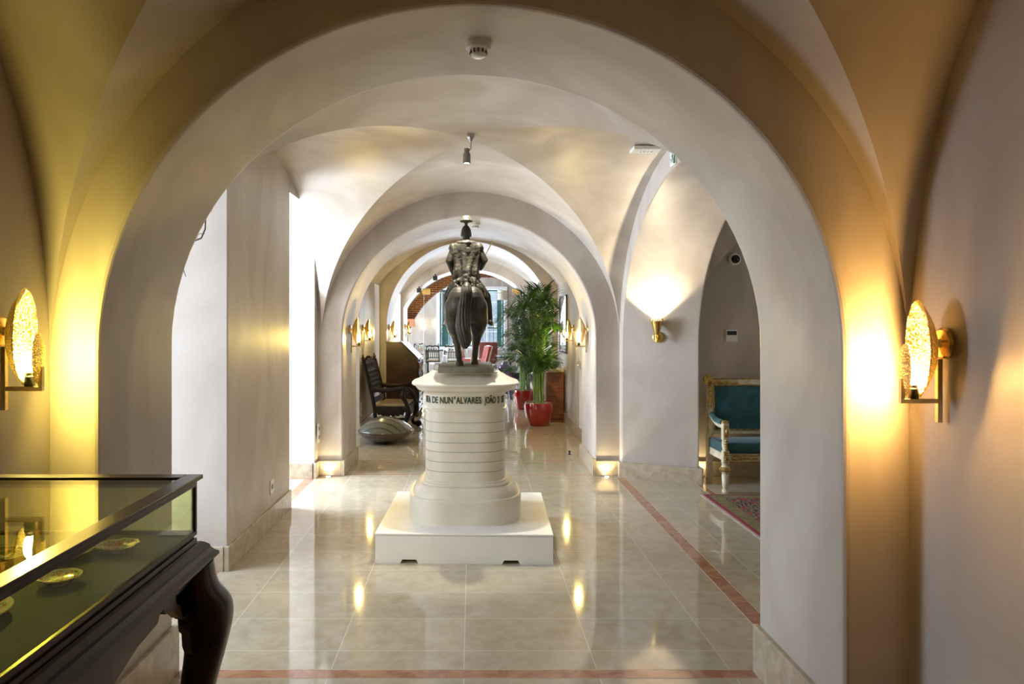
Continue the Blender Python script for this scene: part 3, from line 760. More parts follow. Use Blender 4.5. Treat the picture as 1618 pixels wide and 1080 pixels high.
for (lx, ly, sx_, sy_) in ((X1t-.055, Y1t-.055, 1, 1), (X1t-.055, Y0t+.055, 1, -1), (X0t+.06, Y1t-.055, -.1, 1), (X0t+.06, Y0t+.055, -.1, -1)):
    bm = B()
    path = [(0,0,.835),(.004,.004,.775),(.026,.026,.72),(.034,.034,.66),(.026,.026,.58),(.008,.008,.48),(-.006,-.006,.36),(-.010,-.010,.24),(-.002,-.002,.13),(.018,.018,.05),(.028,.028,.015),(.028,.028,.0)]
    rad = [.052,.058,.064,.060,.052,.043,.034,.027,.023,.030,.040,.040]
    pp = cr([T((lx+sx_*a, ly+sy_*b_, z)) for a,b_,z in path], 4); rr = crs(rad, 4)
    rings = []
    for p, r in zip(pp, rr):
        rings.append([bm.verts.new((p.x + r*math.cos(q)*(abs(math.cos(q))**3.2+abs(math.sin(q))**3.2)**(-1/3.2), p.y + r*math.sin(q)*(abs(math.cos(q))**3.2+abs(math.sin(q))**3.2)**(-1/3.2), p.z)) for q in [2*PI*k/24+PI/4*0 for k in range(24)]])
    for i in range(len(rings)-1):
        for k in range(24): bm.faces.new((rings[i][k], rings[i+1][k], rings[i+1][(k+1)%24], rings[i][(k+1)%24]))
    bm.faces.new(rings[0]); bm.faces.new(rings[-1][::-1])
    # shaped ears either side
    sy1 = -1 if sy_ > 0 else 1
    ear = [(0,.80),(0,.60),(.018,.63),(.022,.665),(.040,.68),(.046,.715),(.066,.725),(.078,.765),(.10,.775),(.11,.80)]
    prism(bm, ear, lambda u,v,s: T((s, ly+sy_*.0+sy1*(u+.045), v)), lx-.003, lx+.019)
    link('leg', bm, M['wood'], t, smooth=50)
c = thing('display_case', 'low glass display case with dark wood frame, standing on the carved table', 'display case', (-1.12, 1.22, .9905))
CX0, CX1, CY0, CY1, CZ0, CZ1 = -1.515, -.765, .64, 1.937, .9905, 1.178
def D(p): return V(p[0]+1.12, p[1]-1.22, p[2]-.9905)
def dbox(bm, lo, hi, bevel=.002): box(bm, D(lo), D(hi), bevel=bevel)
bm = B(); dbox(bm, (CX0,CY0,CZ0), (CX1,CY1,CZ0+.014)); dbox(bm, (CX0+.006,CY0+.006,CZ0+.014),(CX1-.006,CY1-.006,CZ0+.022)); link('case_floor', bm, M['wood'], c)
link('felt_lining', bx(D((CX0+.014,CY0+.014,CZ0+.022)), D((CX1-.014,CY1-.014,CZ0+.025))), M['felt'], c)
bm = B()
for (xa, xb) in ((CX0,CX0+.012),(CX1-.012,CX1)): dbox(bm, (xa,CY0+.012,CZ0+.022),(xb,CY1-.012,CZ0+.034))
for (ya, yb) in ((CY0,CY0+.012),(CY1-.012,CY1)): dbox(bm, (CX0,ya,CZ0+.022),(CX1,yb,CZ0+.034))
link('bottom_rail', bm, M['wood'], c)
for x in (CX0, CX1-.012):
    for y in (CY0, CY1-.012): bm = B(); dbox(bm, (x,y,CZ0+.034),(x+.012,y+.012,CZ1-.028)); link('corner_post', bm, M['wood'], c)
bm = B()
for z0_, z1_, g, wd in ((CZ1-.030,CZ1-.012,.0,.026),(CZ1-.012,CZ1,-.012,.045)):
    dbox(bm, (CX0+g, CY0+g, z0_), (CX0+g+wd, CY1-g, z1_)); dbox(bm, (CX1-g-wd, CY0+g, z0_), (CX1-g, CY1-g, z1_))
    dbox(bm, (CX0+g+wd, CY0+g, z0_), (CX1-g-wd, CY0+g+wd, z1_)); dbox(bm, (CX0+g+wd, CY1-g-wd, z0_), (CX1-g-wd, CY1-g, z1_))
link('top_frame', bm, M['wood'], c)
link('glass_pane', bx(D((CX0+.033,CY0+.033,CZ1-.010)), D((CX1-.033,CY1-.033,CZ1-.004))), M['case_glass'], c)
for xa in (CX0+.004, CX1-.008): link('glass_pane', bx(D((xa,CY0+.012,CZ0+.034)), D((xa+.004,CY1-.012,CZ1-.03))), M['case_glass'], c)
for ya in (CY0+.004, CY1-.008): link('glass_pane', bx(D((CX0+.012,ya,CZ0+.034)), D((CX1-.012,ya+.004,CZ1-.03))), M['case_glass'], c)

def paintmat(name, scale, c1, c2, c3):
    m = mat(name, (.8,.8,.7), .15, coat=.4); N, L, b = nodes(m)
    tc = N.new('ShaderNodeTexCoord'); n = N.new('ShaderNodeTexNoise'); n.inputs['Scale'].default_value = scale; n.inputs['Detail'].default_value = 3
    L.new(tc.outputs['Object'], n.inputs['Vector']); r = N.new('ShaderNodeValToRGB'); cr_ = r.color_ramp
    cr_.elements[0].position = .40; cr_.elements[0].color = (*c1,1); cr_.elements[1].position = .46; cr_.elements[1].color = (.90,.90,.80,1)
    for p, cc in ((.52,(.90,.90,.80)),(.56,c2),(.63,c3),(.68,(.9,.9,.8))):
        e = cr_.elements.new(p); e.color = (*cc,1)
    L.new(n.outputs['Fac'], r.inputs[0]); L.new(r.outputs[0], b.inputs['Base Color']); return m
pm1 = paintmat('painted_floral_glaze', 55, (.10,.35,.10), (.65,.12,.05), (.75,.45,.12))
pm2 = paintmat('green_leaf_glaze', 35, (.05,.25,.08), (.25,.5,.15), (.1,.3,.1))
def plate(x, y, r, label, shape='round', rot=0, paint=pm1, ell_=1.0, tilt=0):
    r *= .854
    t = thing('porcelain_dish', label, 'dish', (x*.854, y*.854, 1.0160), rot, 'porcelain dishes in the display case')
    bm = B(); n = 64
    prof = [(.0,.004),(.55,.004),(.60,.006),(.72,.010),(1.0,.016),(1.0,.0185),(.70,.0135),(.58,.009),(0,.009)]
    def rad(q):
        k = 1.0
        if shape == 'leaf': k = 1 + .12*math.cos(q)**5 + .035*math.cos(9*q)
        if shape == 'lobed': k = 1 + .035*abs(math.sin(4*q)) 
        return k
    rings = []
    for f, z in prof:
        rings.append([bm.verts.new((r*f*rad(q)*math.cos(q), r*f*rad(q)*math.sin(q)*ell_, z)) for q in [2*PI*k/n for k in range(n)]] if f else [bm.verts.new((0,0,z))])
    for i in range(len(rings)-1):
        a, b_ = rings[i], rings[i+1]
        for k in range(n):
            if len(a) == 1: bm.faces.new((a[0], b_[(k+1)%n], b_[k]))
            elif len(b_) == 1: bm.faces.new((a[k], a[(k+1)%n], b_[0]))
            else: bm.faces.new((a[k], a[(k+1)%n], b_[(k+1)%n], b_[k]))
    link('dish_body', bm, M['porcelain'], t, smooth=50)
    bm = B(); q_ = [2*PI*k/n for k in range(n)]
    vs = [bm.verts.new((r*.86*rad(q)*math.cos(q), r*.86*rad(q)*math.sin(q)*ell_, .0166)) for q in q_]; v2 = [bm.verts.new((r*.56*rad(q)*math.cos(q), r*.56*rad(q)*math.sin(q)*ell_, .0105)) for q in q_]
    for k in range(n): bm.faces.new((vs[k], vs[(k+1)%n], v2[(k+1)%n], v2[k]))
    bm.faces.new(v2)
    link('painted_glaze', bm, paint, t, smooth=60)
    bm = B(); lathe(bm, [(r*.42,0),(r*.42,.004),(r*.36,.004),(r*.36,0)], 32, sy=ell_, capb=False, capt=False); link('foot_ring', bm, M['porcelain'], t)
    return t
plate(-1.060, 2.09, .060, 'small oval painted dish nearest the far end of the display case', 'leaf', PI, ell_=.92)
plate(-1.085, 1.83, .052, 'small round dish with red and green painted flowers on the grey felt', 'lobed', .3)
plate(-1.180, 1.60, .105, 'large plain white plate in the display case, cut off by the photo edge', 'round')
plate(-1.185, 2.03, .066, 'leaf-shaped green painted dish behind the small flowered one', 'leaf', .6, paint=pm2)
plate(-1.365, 2.00, .080, 'green patterned leaf dish under the lamp reflection by the wall', 'leaf', 2.4, paint=pm2)

# ------------------------------------------------------------------ lens-shaped ceramic pod
t = thing('ceramic_pod', 'striped grey-green seed-shaped ceramic sculpture on the floor before the carved chair', 'sculpture', (-1.155, 9.36, 0))
bm = B(); n = 26; up = []
for i in range(n+1):
    f = 1 - i/n; up.append((.375*f, .175 + .175*(1-f**2.1)))
lathe(bm, [(.377,.170)] + up, 96, capb=False, capt=False)
m = mat('striped_glaze', (.3,.3,.25), .2, coat=.5); N, L, b = nodes(m)
tc = N.new('ShaderNodeTexCoord'); mp = N.new('ShaderNodeMapping'); mp.inputs['Location'].default_value = (.15,.75,0)
wv = N.new('ShaderNodeTexWave'); wv.wave_type = 'RINGS'; wv.rings_direction = 'SPHERICAL'; wv.inputs['Scale'].default_value = 3.0; wv.inputs['Distortion'].default_value = .6; wv.inputs['Detail'].default_value = 1
r = N.new('ShaderNodeValToRGB'); r.color_ramp.elements[0].color = (.03,.028,.02,1); r.color_ramp.elements[0].position = .03; r.color_ramp.elements[1].color = (.11,.11,.08,1); r.color_ramp.elements[1].position = .12
L.new(tc.outputs['Object'], mp.inputs[0]); L.new(mp.outputs[0], wv.inputs['Vector']); L.new(wv.outputs['Fac'], r.inputs[0]); L.new(r.outputs[0], b.inputs['Base Color'])
link('pod_top', bm, m, t, smooth=60)
bm = B(); lo = [(.11,0),(.13,.012)] + [(.13 + (0.377-.13)*math.sin(PI/2*i/12)**1.1, .014 + .156*(i/12)**1.5) for i in range(1,13)]
lathe(bm, lo, 96, capt=False); link('pod_underside', bm, mat('dark_brown_glaze', (.05,.03,.022), .1, coat=1), t, smooth=60)

# ------------------------------------------------------------------ carved armchair (faces +x)
t = thing('carved_armchair', 'carved black wooden armchair with a worn brown seat and scrolled feet, back to the wall', 'chair', (-1.17, 10.42, 0), R(-4))
W = .42                                   # half width (along y)
def sidepts(f): return f
bw = M['blackwood']
for s in (-1, 1):
    y = s*(W-.03)
    bm = B(); tube(bm, cr([V(-.17,y,0),V(-.19,y,.22),V(-.22,y,.45),V(-.30,y,.80),V(-.37,y,1.06)], 4), .028, 4); 
    link('back_post', bm, bw, t)
    bm = B(); ell(bm, V(-.375,y,1.09), (.024,.024,.034)); ell(bm, V(-.378,y,1.13), (.012,.012,.02)); link('finial', bm, bw, t)
    bm = B()
    path = cr([V(-.275,y,.655),V(-.10,y,.635),V(.10,y,.645),V(.22,y*1.03,.665),V(.30,y*1.05,.63),V(.31,y*1.05,.585)], 5)
    tube(bm, path, [.022]*10+[.024]*8+[.03]*(len(path)-18), 10, flat=1.5); ell(bm, V(.295,y*1.05,.592), (.032,.04,.032)); link('armrest', bm, bw, t, smooth=50)
    bm = B(); path = cr([V(.225,y,.645),V(.20,y,.56),V(.245,y,.48),V(.265,y,.42)], 5); tube(bm, path, [.024,.024,.026,.03,.034,.036,.036,.034,.032,.03,.03,.03,.03,.03,.03,.03][:len(path)], 10); link('arm_support', bm, bw, t, smooth=50)
    bm = B(); path = cr([V(.245,y,.42),V(.285,y*1.01,.32),V(.255,y*1.02,.20),V(.225,y*1.03,.10),V(.27,y*1.06,.045)], 5)
    tube(bm, path, [.046,.05,.052,.05,.046,.044,.042,.038,.034,.031,.029,.027,.026,.026,.026,.028,.03,.03,.03,.03,.03][:len(path)], 12)
    ell(bm, V(.315,y*1.08,.050), (.052,.045,.050)); link('front_leg', bm, bw, t, smooth=50)
bm = B(); box(bm, (-.21,-W+.02,.33), (.27,W-.02,.40), bevel=.008)
link('seat_rail', bm, bw, t)
for s in (-1, 1):
    pts = [(-.19,.335)]
    for i in range(25):
        u = -.19 + .44*i/24; q = abs(i-12)/12; pts.append((u, .275 + .03*q*q - .018*abs(math.sin(i*PI/4)) + (.0 if q < .9 else .03)))
    pts.append((.25,.335)); bm = B(); prism(bm, pts, lambda u,v,k: V(u,k,v), s*(W-.045), s*(W-.02)); link('carved_apron', bm, bw, t)
pts = [(-W+.03,.335)]
for i in range(33):
    u = -W+.03 + (2*W-.06)*i/32; q = abs(i-16)/16; pts.append((u, .26 + .045*q*q - .02*abs(math.sin(i*PI/4))))
pts.append((W-.03,.335)); bm = B(); prism(bm, pts, lambda u,v,k: V(k,u,v), .245, .27); link('carved_apron', bm, bw, t)
bm = B(); box(bm, (-.20,-W+.05,.40), (.25,W-.05,.432), bevel=.012); link('seat', bm, M['cane'], t)
mt = Matrix.Translation((-.215,0,.42)) @ Matrix.Rotation(R(-14.2), 4, 'Y')
bm = B(); box(bm, (-.012,-W+.06,.02), (.012,W-.06,.10), mt, .004); link('back_lower_rail', bm, bw, t)
bm = B(); box(bm, (-.014,-W+.05,.155), (.014,W-.05,.50), mt, .006)
for i in range(5):
    for j in range(7):
        yy = -W+.11 + (2*W-.22)*j/6; zz = .195+.068*i; ell(bm, mt @ V(.014,yy,zz), (.012,.034,.024), seg=8, rings=6)
tube(bm, [mt @ V(.016,yy,zz) for yy,zz in ((-W+.06,.165),(W-.06,.165),(W-.06,.49),(-W+.06,.49),(-W+.06,.165))], .008, 6)
link('carved_back_panel', bm, bw, t)
bm = B()
pts = [(-W+.05,.505),(W-.05,.505)]
for i in range(41):
    k = 1-i/40*2; pts.append((k*(W-.05), .60 + .075*(1-k*k) + .016*abs(math.sin(i*PI/5))))
prism(bm, pts, lambda u,v,k: mt @ V(k,u,v), -.016, .014)
for k in (-.28,-.18,-.08,.02,.12,.22,.30): ell(bm, mt @ V(.014,k,.575), (.012,.036,.034), seg=8, rings=6)
for k in range(9): kk = -1+2*k/8; ell(bm, mt @ V(0,kk*(W-.07),.615+.085*(1-kk*kk)), (.015,.018,.026), seg=8, rings=6)
link('carved_crest', bm, bw, t)
bm = B(); tube(bm, [(-.18,-W+.03,.17),(-.18,W-.03,.17)], .018, 8); 
tube(bm, [(-.18,0,.17),(.235,0,.17)], .018, 8); tube(bm, [(.24,-W,.17),(.24,W,.17)], .02, 8)
link('stretcher', bm, bw, t)

# ------------------------------------------------------------------ slant-front desk (front faces +x)
t = thing('slant_front_desk', 'dark mahogany slant-front writing desk against the corridor wall', 'desk', (-1.19, 12.35, 0))
bm = B(); pr = [(-.27,.12),(.27,.12),(.27,.985),(-.02,1.27),(-.27,1.27)]
prism(bm, pr, lambda u,v,k: V(u,k,v), -.46, .46); link('desk_body', bm, M['wood'], t)
bm = B(); nrm = V(.285,0,.29).normalized(); mtx = Matrix.Translation((.272,0,.99)) @ Matrix.Rotation(math.atan2(-.29,.285), 4, 'Y')
prism(bm, [(.272,.99),(-.018,1.275),(-.006,1.287),(.284,1.002)], lambda u,v,k: V(u,k,v), -.445, .445); link('slant_lid', bm, M['wood'], t)
link('desk_top', bx((-.28,-.475,1.27),(-.012,.475,1.29), .003), M['wood'], t)
link('writing_ledge', bx((.05,-.47,.955),(.31,.47,.975), .004), M['wood'], t)
for i, (z0, z1) in enumerate(((.74,.93),(.54,.72),(.34,.52),(.15,.32))):
    d_ = link('drawer', bx((.27,-.42,z0),(.288,.42,z1), .004), M['wood'], t)
    for s in (-.25,.25):
        bm = B(); lathe(bm, [(.018,0),(.020,.008),(.012,.018),(0,.02)], 12)
        for v in bm.verts: v.co = V(.288+v.co.z, v.co.x+s, v.co.y+(z0+z1)/2)
        link('knob', bm, M['brass'], d_)
bm = B(); box(bm, (-.28,-.47,.09), (.29,.47,.12), bevel=.006); link('base_moulding', bm, M['wood'], t)
for x in (-.24,.25):
    for y in (-.42,.42): bm = B(); lathe(bm, [(.02,0),(.036,.02),(.04,.05),(.028,.08),(.03,.09)], 16, center=(x,y,0)); link('foot', bm, M['wood'], t, smooth=40)
for y in (-.47,.47):
    bm = B(); tube(bm, cr([V(.27,y,.94),V(.285,y,.88),V(.27,y,.78),V(.285,y,.66),V(.27,y,.52),V(.285,y,.36),V(.27,y,.2),V(.28,y,.11)], 4), .016, 8); link('scrolled_pilaster', bm, M['blackwood'], t, smooth=50)

# ------------------------------------------------------------------ palms in red pots
def palm(x, y, h, spread, label, seed, nf=30, pr=.225, ph=.36, lim=.36):
    random.seed(seed)
    t = thing('potted_palm', label, 'plant', (x, y, 0))
    bm = B(); P = [(pr*.62,0),(pr*.70,.01),(pr*.90,ph*.35),(pr*1.0,ph*.72),(pr*.985,ph*.92),(pr*.96,ph),(pr*.88,ph),(pr*.88,ph*.93),(0,ph*.93)]
    lathe(bm, P, 48, sup=2.6, capt=False); link('pot', bm, M['red_pot'], t, smooth=40)
    bm = B(); lathe(bm, [(pr*.87,ph*.93),(pr*.87,ph*.965),(0,ph*.975)], 32, sup=2.6, capb=False)
    for k in range(60):
        a = random.uniform(0, 2*PI); r_ = pr*.82*math.sqrt(random.random()); ell(bm, V(r_*math.cos(a), r_*math.sin(a), ph*.975), (.014,.012,.009), seg=6, rings=4)
    link('gravel', bm, M['soil'], t)
    for i in range(nf):
        a = 2*PI*(i*.381966) + random.uniform(-.3,.3); f = i/nf
        hh = h*(.42+.58*random.random()**1.15) if i > 3 else h*(.92+.08*random.random()); out = spread*(.35+.65*random.random()) * (.25 if i <= 3 else 1)
        dx_ = math.cos(a)
        if dx_ > 0: out *= min(1, lim/(dx_*out*1.3+.12))
        b0 = V(.05*math.cos(a)*random.random()*2, .05*math.sin(a)*random.random()*2, ph*.96)
        d = V(math.cos(a), math.sin(a), 0)
        st = b0.lerp(V(0,0,hh), .45) + d*out*.12; st.z = ph + (hh-ph)*.42
        pts = cr([b0, st, b0*.4 + d*out*.34 + V(0,0,hh*.80), d*out*.66 + V(0,0,hh*.95), d*out*1.0 + V(0,0,hh*(.93-.12*out))], 7)
        n = len(pts)
        bs = B(); tube(bs, pts, [.008*(1-.8*k/n)+.0012 for k in range(n)], 6)
        stem = link('frond_stem', bs, M['stem'], t, smooth=60)
        bm = B(); start = int(n*.36)
        cuml = []
        for k in range(start, n-1):
            for sub in range(2):
                q = sub/2; p = pts[k].lerp(pts[k+1], q); tg = (pts[k+1]-pts[k]).normalized(); side = tg.cross(V(0,0,1))
                if side.length < .05: side = V(1,0,0)
                side.normalize(); upv = side.cross(tg).normalized(); pos = (k+q-start)/(n-1-start)
                ll = .30*math.sin(PI*(.18+.80*pos))**.8*(h/1.9)**.5+.03
                for s in (-1, 1):
                    dr = (side*s*(.78-.25*pos) + tg*(.55+.35*pos) + upv*(.28-.1*pos)).normalized()
                    wd = .0072*random.uniform(.8,1.2); l = ll*random.uniform(.85,1.1)
                    wv_ = dr.cross(upv).normalized()*wd
                    p1 = p + dr*l*.4; p2 = p + dr*l*.75 + V(0,0,-.06*l); p3 = p + dr*l - V(0,0,.16*l)
                    for q_ in (p1,p2,p3): q_.x = min(q_.x, lim+.05)
                    v0 = bm.verts.new(p); a1 = bm.verts.new(p1+wv_); a2 = bm.verts.new(p1-wv_); c1 = bm.verts.new(p2+wv_*.75); c2 = bm.verts.new(p2-wv_*.75); e_ = bm.verts.new(p3)
                    bm.faces.new((v0,a1,a2)); bm.faces.new((a1,c1,c2,a2)); bm.faces.new((c1,e_,c2))
        link('leaflets', bm, M['leaf'], stem)
    return t
palm(1.06, 10.95, 2.25, .72, 'tall feathery palm in a glossy red pot in full view beside the reddish wooden cabinet', 3, nf=36)
palm(.99, 13.0, 1.95, .60, 'smaller palm in a red pot half hidden directly behind the taller palm', 8, nf=22, lim=.30, pr=.20, ph=.36)

# ------------------------------------------------------------------ cabinet, picture, door
t = thing('wooden_cabinet', 'reddish brown wooden cabinet against the wall behind the near palm', 'cabinet', (1.36, 11.75, 0))
link('cabinet_body', bx((-.135,-.5,.06),(.135,.5,.815), .004), M['redwood'], t)
link('cabinet_plinth', bx((-.12,-.48,0),(.13,.48,.06)), M['redwood'], t)
link('cabinet_top', bx((-.145,-.51,.815),(.135,.51,.845), .004), M['cream'], t)
for i in range(2):
    d_ = link('cabinet_door', bx((-.15,-.48+.49*i,.09),(-.135,-.01+.49*i,.80), .002), M['redwood'], t)
    bm = B(); ell(bm, V(-.158,-.05+.1*i,.5), (.010,.010,.010)); link('knob', bm, M['brass'], d_)
t = thing('white_dish', 'low white dish sitting on top of the reddish wooden cabinet', 'dish', (1.34, 11.5, .845))
bm = B(); lathe(bm, [(.05,0),(.06,.006),(.10,.05),(.105,.07),(.098,.07),(.055,.014),(0,.012)], 32, capt=False); link('dish_body', bm, M['porcelain'], t, smooth=40)
t = thing('framed_picture', 'tall black-framed picture under glass on the wall above the wooden cabinet', 'picture', (1.52, 11.40, 1.59))
bm = B()
for lo, hi in (((-.03,-.42,-.47),(0,-.38,.47)),((-.03,.38,-.47),(0,.42,.47)),((-.03,-.38,-.47),(0,.38,-.43)),((-.03,-.38,.43),(0,.38,.47))): box(bm, lo, hi, bevel=.002)
link('frame', bm, M['black_lacquer'], t)
bm = B(); box(bm, (-.012,-.38,-.43),(-.002,.38,.43)); link('mount', bm, M['white_paint'], t)
link('print', bx((-.014,-.24,-.28),(-.012,.24,.28)), mottle(mat('faded_print', (.4,.42,.42), .6), (.16,.18,.2), (.7,.72,.7), 7, 4), t)
link('glass', bx((-.020,-.38,-.43),(-.018,.38,.43)), M['glass'], t)
root = thing('door_1', None, None, (1.52, 9.0, 0)); root['kind'] = 'structure'
struct('door_leaf', bx((-.012,-.62,.0),(0,.72,2.08), .002), M['white_paint'], parent=root)
bm = B(); tube(bm, [(-.012,.62,1.02),(-.06,.62,1.02),(-.062,.50,1.02)], .009, 8); box(bm, (-.018,.60,.96),(-.012,.64,1.08), bevel=.002); struct('door_handle', bm, M['chrome'], parent=root)

# ------------------------------------------------------------------ gilded settee in the lounge
t = thing('gilded_settee', 'cream and gilt settee upholstered in teal velvet against the lounge wall', 'settee', (3.12, 6.84, 0))
HX = .74
def gl(bm, pts, r=.008): tube(bm, pts, r, 6)
bm = B()
box(bm, (-HX,.15,.985),(HX,.205,1.045), bevel=.006); box(bm, (-HX,.15,.49),(-HX+.06,.205,.985), bevel=.005); box(bm, (HX-.06,.15,.49),(HX,.205,.985), bevel=.005); box(bm, (-HX+.06,.15,.49),(HX-.06,.20,.53), bevel=.005)
link('back_frame', bm, M['cream'], t)
bm = B()
gl(bm, [(-HX+.065,.148,.535),(-HX+.065,.148,.98),(HX-.065,.148,.98),(HX-.065,.148,.535),(-HX+.065,.148,.535)], .009)
gl(bm, [(-HX,.15,1.045),(HX,.15,1.045)], .007); gl(bm, [(-HX+.002,.15,.49),(-HX+.002,.15,1.03)], .006)
for s in (-1,1):
    ell(bm, V(s*(HX-.005),.165,1.035), (.052,.035,.052)); ell(bm, V(s*(HX-.005),.130,1.035), (.022,.012,.022))
    for k in range(8):
        ell(bm, V(s*(HX-.06-.032*k),.146,1.012-.001*k), (.026,.012,.024-.0022*k), seg=10, rings=6); ell(bm, V(s*(HX-.028),.146,.985-.036*k*.8), (.024-.0015*k,.012,.024), seg=10, rings=6)
link('gilt_back_carving', bm, M['gilt'], t)
bm = B(); box(bm, (-HX+.07,.135,.535),(HX-.07,.19,.975), bevel=.02); link('back_cushion', bm, M['velvet'], t, smooth=50)
bm = B(); box(bm, (-HX+.03,-.27,.365),(HX-.03,.15,.465), bevel=.03); link('seat_cushion', bm, M['velvet'], t, smooth=50)
bm = B(); box(bm, (-HX+.02,-.285,.295),(HX-.02,-.25,.365), bevel=.005); box(bm, (-HX+.01,-.26,.295),(-HX+.045,.18,.365), bevel=.004); box(bm, (HX-.045,-.26,.295),(HX-.01,.18,.365), bevel=.004); box(bm, (-HX+.05,.15,.295),(HX-.05,.18,.365))
link('seat_rail', bm, M['cream'], t)
bm = B(); gl(bm, [(-HX+.05,-.288,.36),(HX-.05,-.288,.36)], .007); gl(bm, [(-HX+.05,-.288,.30),(HX-.05,-.288,.30)], .006)
for s in (-1,1):
    for k in range(7): ell(bm, V(s*(HX-.10-.034*k),-.288,.330), (.026,.010,.022-.0022*k), seg=10, rings=6)
link('gilt_rail_carving', bm, M['gilt'], t)
for s in (-1,1):
    x = s*(HX-.02)
    bm = B(); box(bm, (x-.028,-.30,.50),(x+.028,-.24,.66), bevel=.004); tube(bm, cr([V(x,-.27,.52),V(x,-.25,.46),V(x,-.275,.40),V(x,-.285,.36)],4), .026, 8); box(bm, (x-.03,-.305,.285),(x+.03,-.245,.40), bevel=.005)
    link('arm_post', bm, M['cream'], t, smooth=50)
    bm = B(); box(bm, (x-.018,-.306,.53),(x+.018,-.296,.64)); ell(bm, V(x,-.27,.672), (.036,.036,.014)); ell(bm, V(x,-.305,.585), (.012,.012,.03))
    for k in range(5): ell(bm, V(x,-.307,.30+.022*k), (.022,.009,.014), seg=10, rings=6)
    for k in range(4): ell(bm, V(x,-.296,.42+.026*k), (.016,.012,.016), seg=10, rings=6)
    link('gilt_arm_carving', bm, M['gilt'], t)
    bm = B(); tube(bm, cr([V(x,-.25,.625),V(x,-.10,.62),V(x,.05,.66),V(x,.16,.72)],5), .022, 8); link('armrest', bm, M['cream'], t, smooth=50)
    bm = B(); tube(bm, [(x,-.20,.655),(x,-.02,.655),(x,.10,.70)], .026, 10); link('arm_pad', bm, M['velvet'], t, smooth=50)
    bm = B(); box(bm, (x-.012,-.24,.37),(x+.012,.15,.46), bevel=.004); link('arm_panel', bm, M['velvet'], t)
    bm = B(); lathe(bm, [(.024,0),(.032,.01),(.030,.03),(.022,.04),(.027,.06),(.034,.17),(.028,.18),(.038,.20),(.056,.225),(.038,.25),(.030,.262),(.038,.285)], 24, center=(x,-.275,0)); link('front_leg', bm, M['cream'], t, smooth=40)
    bm = B(); lathe(bm, [(.039,.20),(.058,.225),(.039,.25)], 24, center=(x,-.275,0), capb=False, capt=False); link('gilt_leg_ring', bm, M['gilt'], t, smooth=40)
    bm = B(); box(bm, (x-.028,.14,0),(x+.028,.19,.49), bevel=.003); link('rear_leg', bm, M['cream'], t)

# rug
t = thing('patterned_rug', 'patterned oriental rug with red edge and olive border lying before the gilded settee', 'rug', (3.15, 5.31, 0))
rx, ry = 1.0, 1.17
link('rug_field', bx((-rx+.16,-ry+.16,.001),(rx-.16,ry-.16,.012)), M['rug'], t)
for nm, e0, e1, mm in (('rug_border', .045, .16, 'rug_olive'), ('rug_edge', .012, .045, 'rug_red')):
    bm = B(); z = .0115
    box(bm, (-rx+e0,-ry+e0,.001),(-rx+e1,ry-e0,z)); box(bm, (rx-e1,-ry+e0,.001),(rx-e0,ry-e0,z)); box(bm, (-rx+e1,-ry+e0,.001),(rx-e1,-ry+e1,z)); box(bm, (-rx+e1,ry-e1,.001),(rx-e1,ry-e0,z))
    link(nm, bm, M[mm], t)
bm = B()
for s in (-1,1):
    for k in range(220):
        yy = -ry + 2*ry*k/220; box(bm, (s*rx-.012, yy, .001), (s*rx+.012, yy+.006, .006))
link('rug_fringe', bm, mat('cream_fringe', (.6,.5,.45), .9), t)

# ------------------------------------------------------------------ fittings
t = thing('ceiling_spotlight', 'small cylindrical grey spotlight hanging from the vault crown above the bronze rider', 'spotlight', (-.005, 5.10, 2.985))
bm = B(); box(bm, (-.028,-.028,-.018), (.028,.028,.006), bevel=.004); lathe(bm, [(.026,-.018),(.014,-.040),(.006,-.05)], 20); link('mount', bm, M['chrome'], t, smooth=40)
bm = B(); tube(bm, [(0,0,-.045),(.0,0,-.10),(-.015,0,-.115)], .006, 8); link('stem', bm, M['chrome'], t)
sp = V(-.030, .0, -.155)
bm = B(); lathe(bm, [(.018,.055),(.020,.05),(.020,.020),(.028,.018),(.028,-.055),(.024,-.055),(.022,-.045)], 24, center=sp, capt=False); link('lamp_body', bm, mat('grey_metal', (.25,.24,.22), .35, metal=.7), t, smooth=40)
bm = B(); lathe(bm, [(.0,-.048),(.022,-.048),(.022,-.044),(0,-.044)], 24, center=sp, capb=False, capt=False); link('lamp_lens', bm, M['lamp_face'], t)
d = bpy.data.lights.new('spot_beam', 'SPOT'); d.energy = 110; d.color = (1,.93,.78); d.spot_size = R(48); d.spot_blend = .5; d.shadow_soft_size = .018
o = bpy.data.objects.new('spot_beam', d); COL.objects.link(o); o.parent = t; o.location = sp + V(0,0,-.062)
def detector(x, y, z, label, s=1.0):
    t = thing('smoke_detector', label, 'smoke detector', (x, y, z)); 
    bm = B(); lathe(bm, [(.050*s,0),(.051*s,-.004*s),(.050*s,-.030*s),(.046*s,-.034*s)], 32); link('detector_base', bm, M['white_plastic'], t, smooth=40)
    bm = B(); lathe(bm, [(.036*s,-.034*s),(.031*s,-.056*s),(.024*s,-.062*s),(0,-.063*s)], 32); link('detector_head', bm, M['white_plastic'], t, smooth=40)
    bm = B()
    for k in range(12):
        a = 2*PI*k/12; box(bm, (-.003*s,-.002*s,-.052*s), (.003*s,.0025*s,-.037*s), Matrix.Translation((math.cos(a)*.0335*s, math.sin(a)*.0335*s, 0)) @ Matrix.Rotation(a-PI/2, 4, 'Z'))
    link('detector_slots', bm, M['dark_plastic'], t)
detector(.028, 2.80, 2.736, 'round white smoke detector at the crown of the nearest big arch')
detector(.045, 7.75, 2.726, 'small white smoke detector on the arch behind the rider plume')

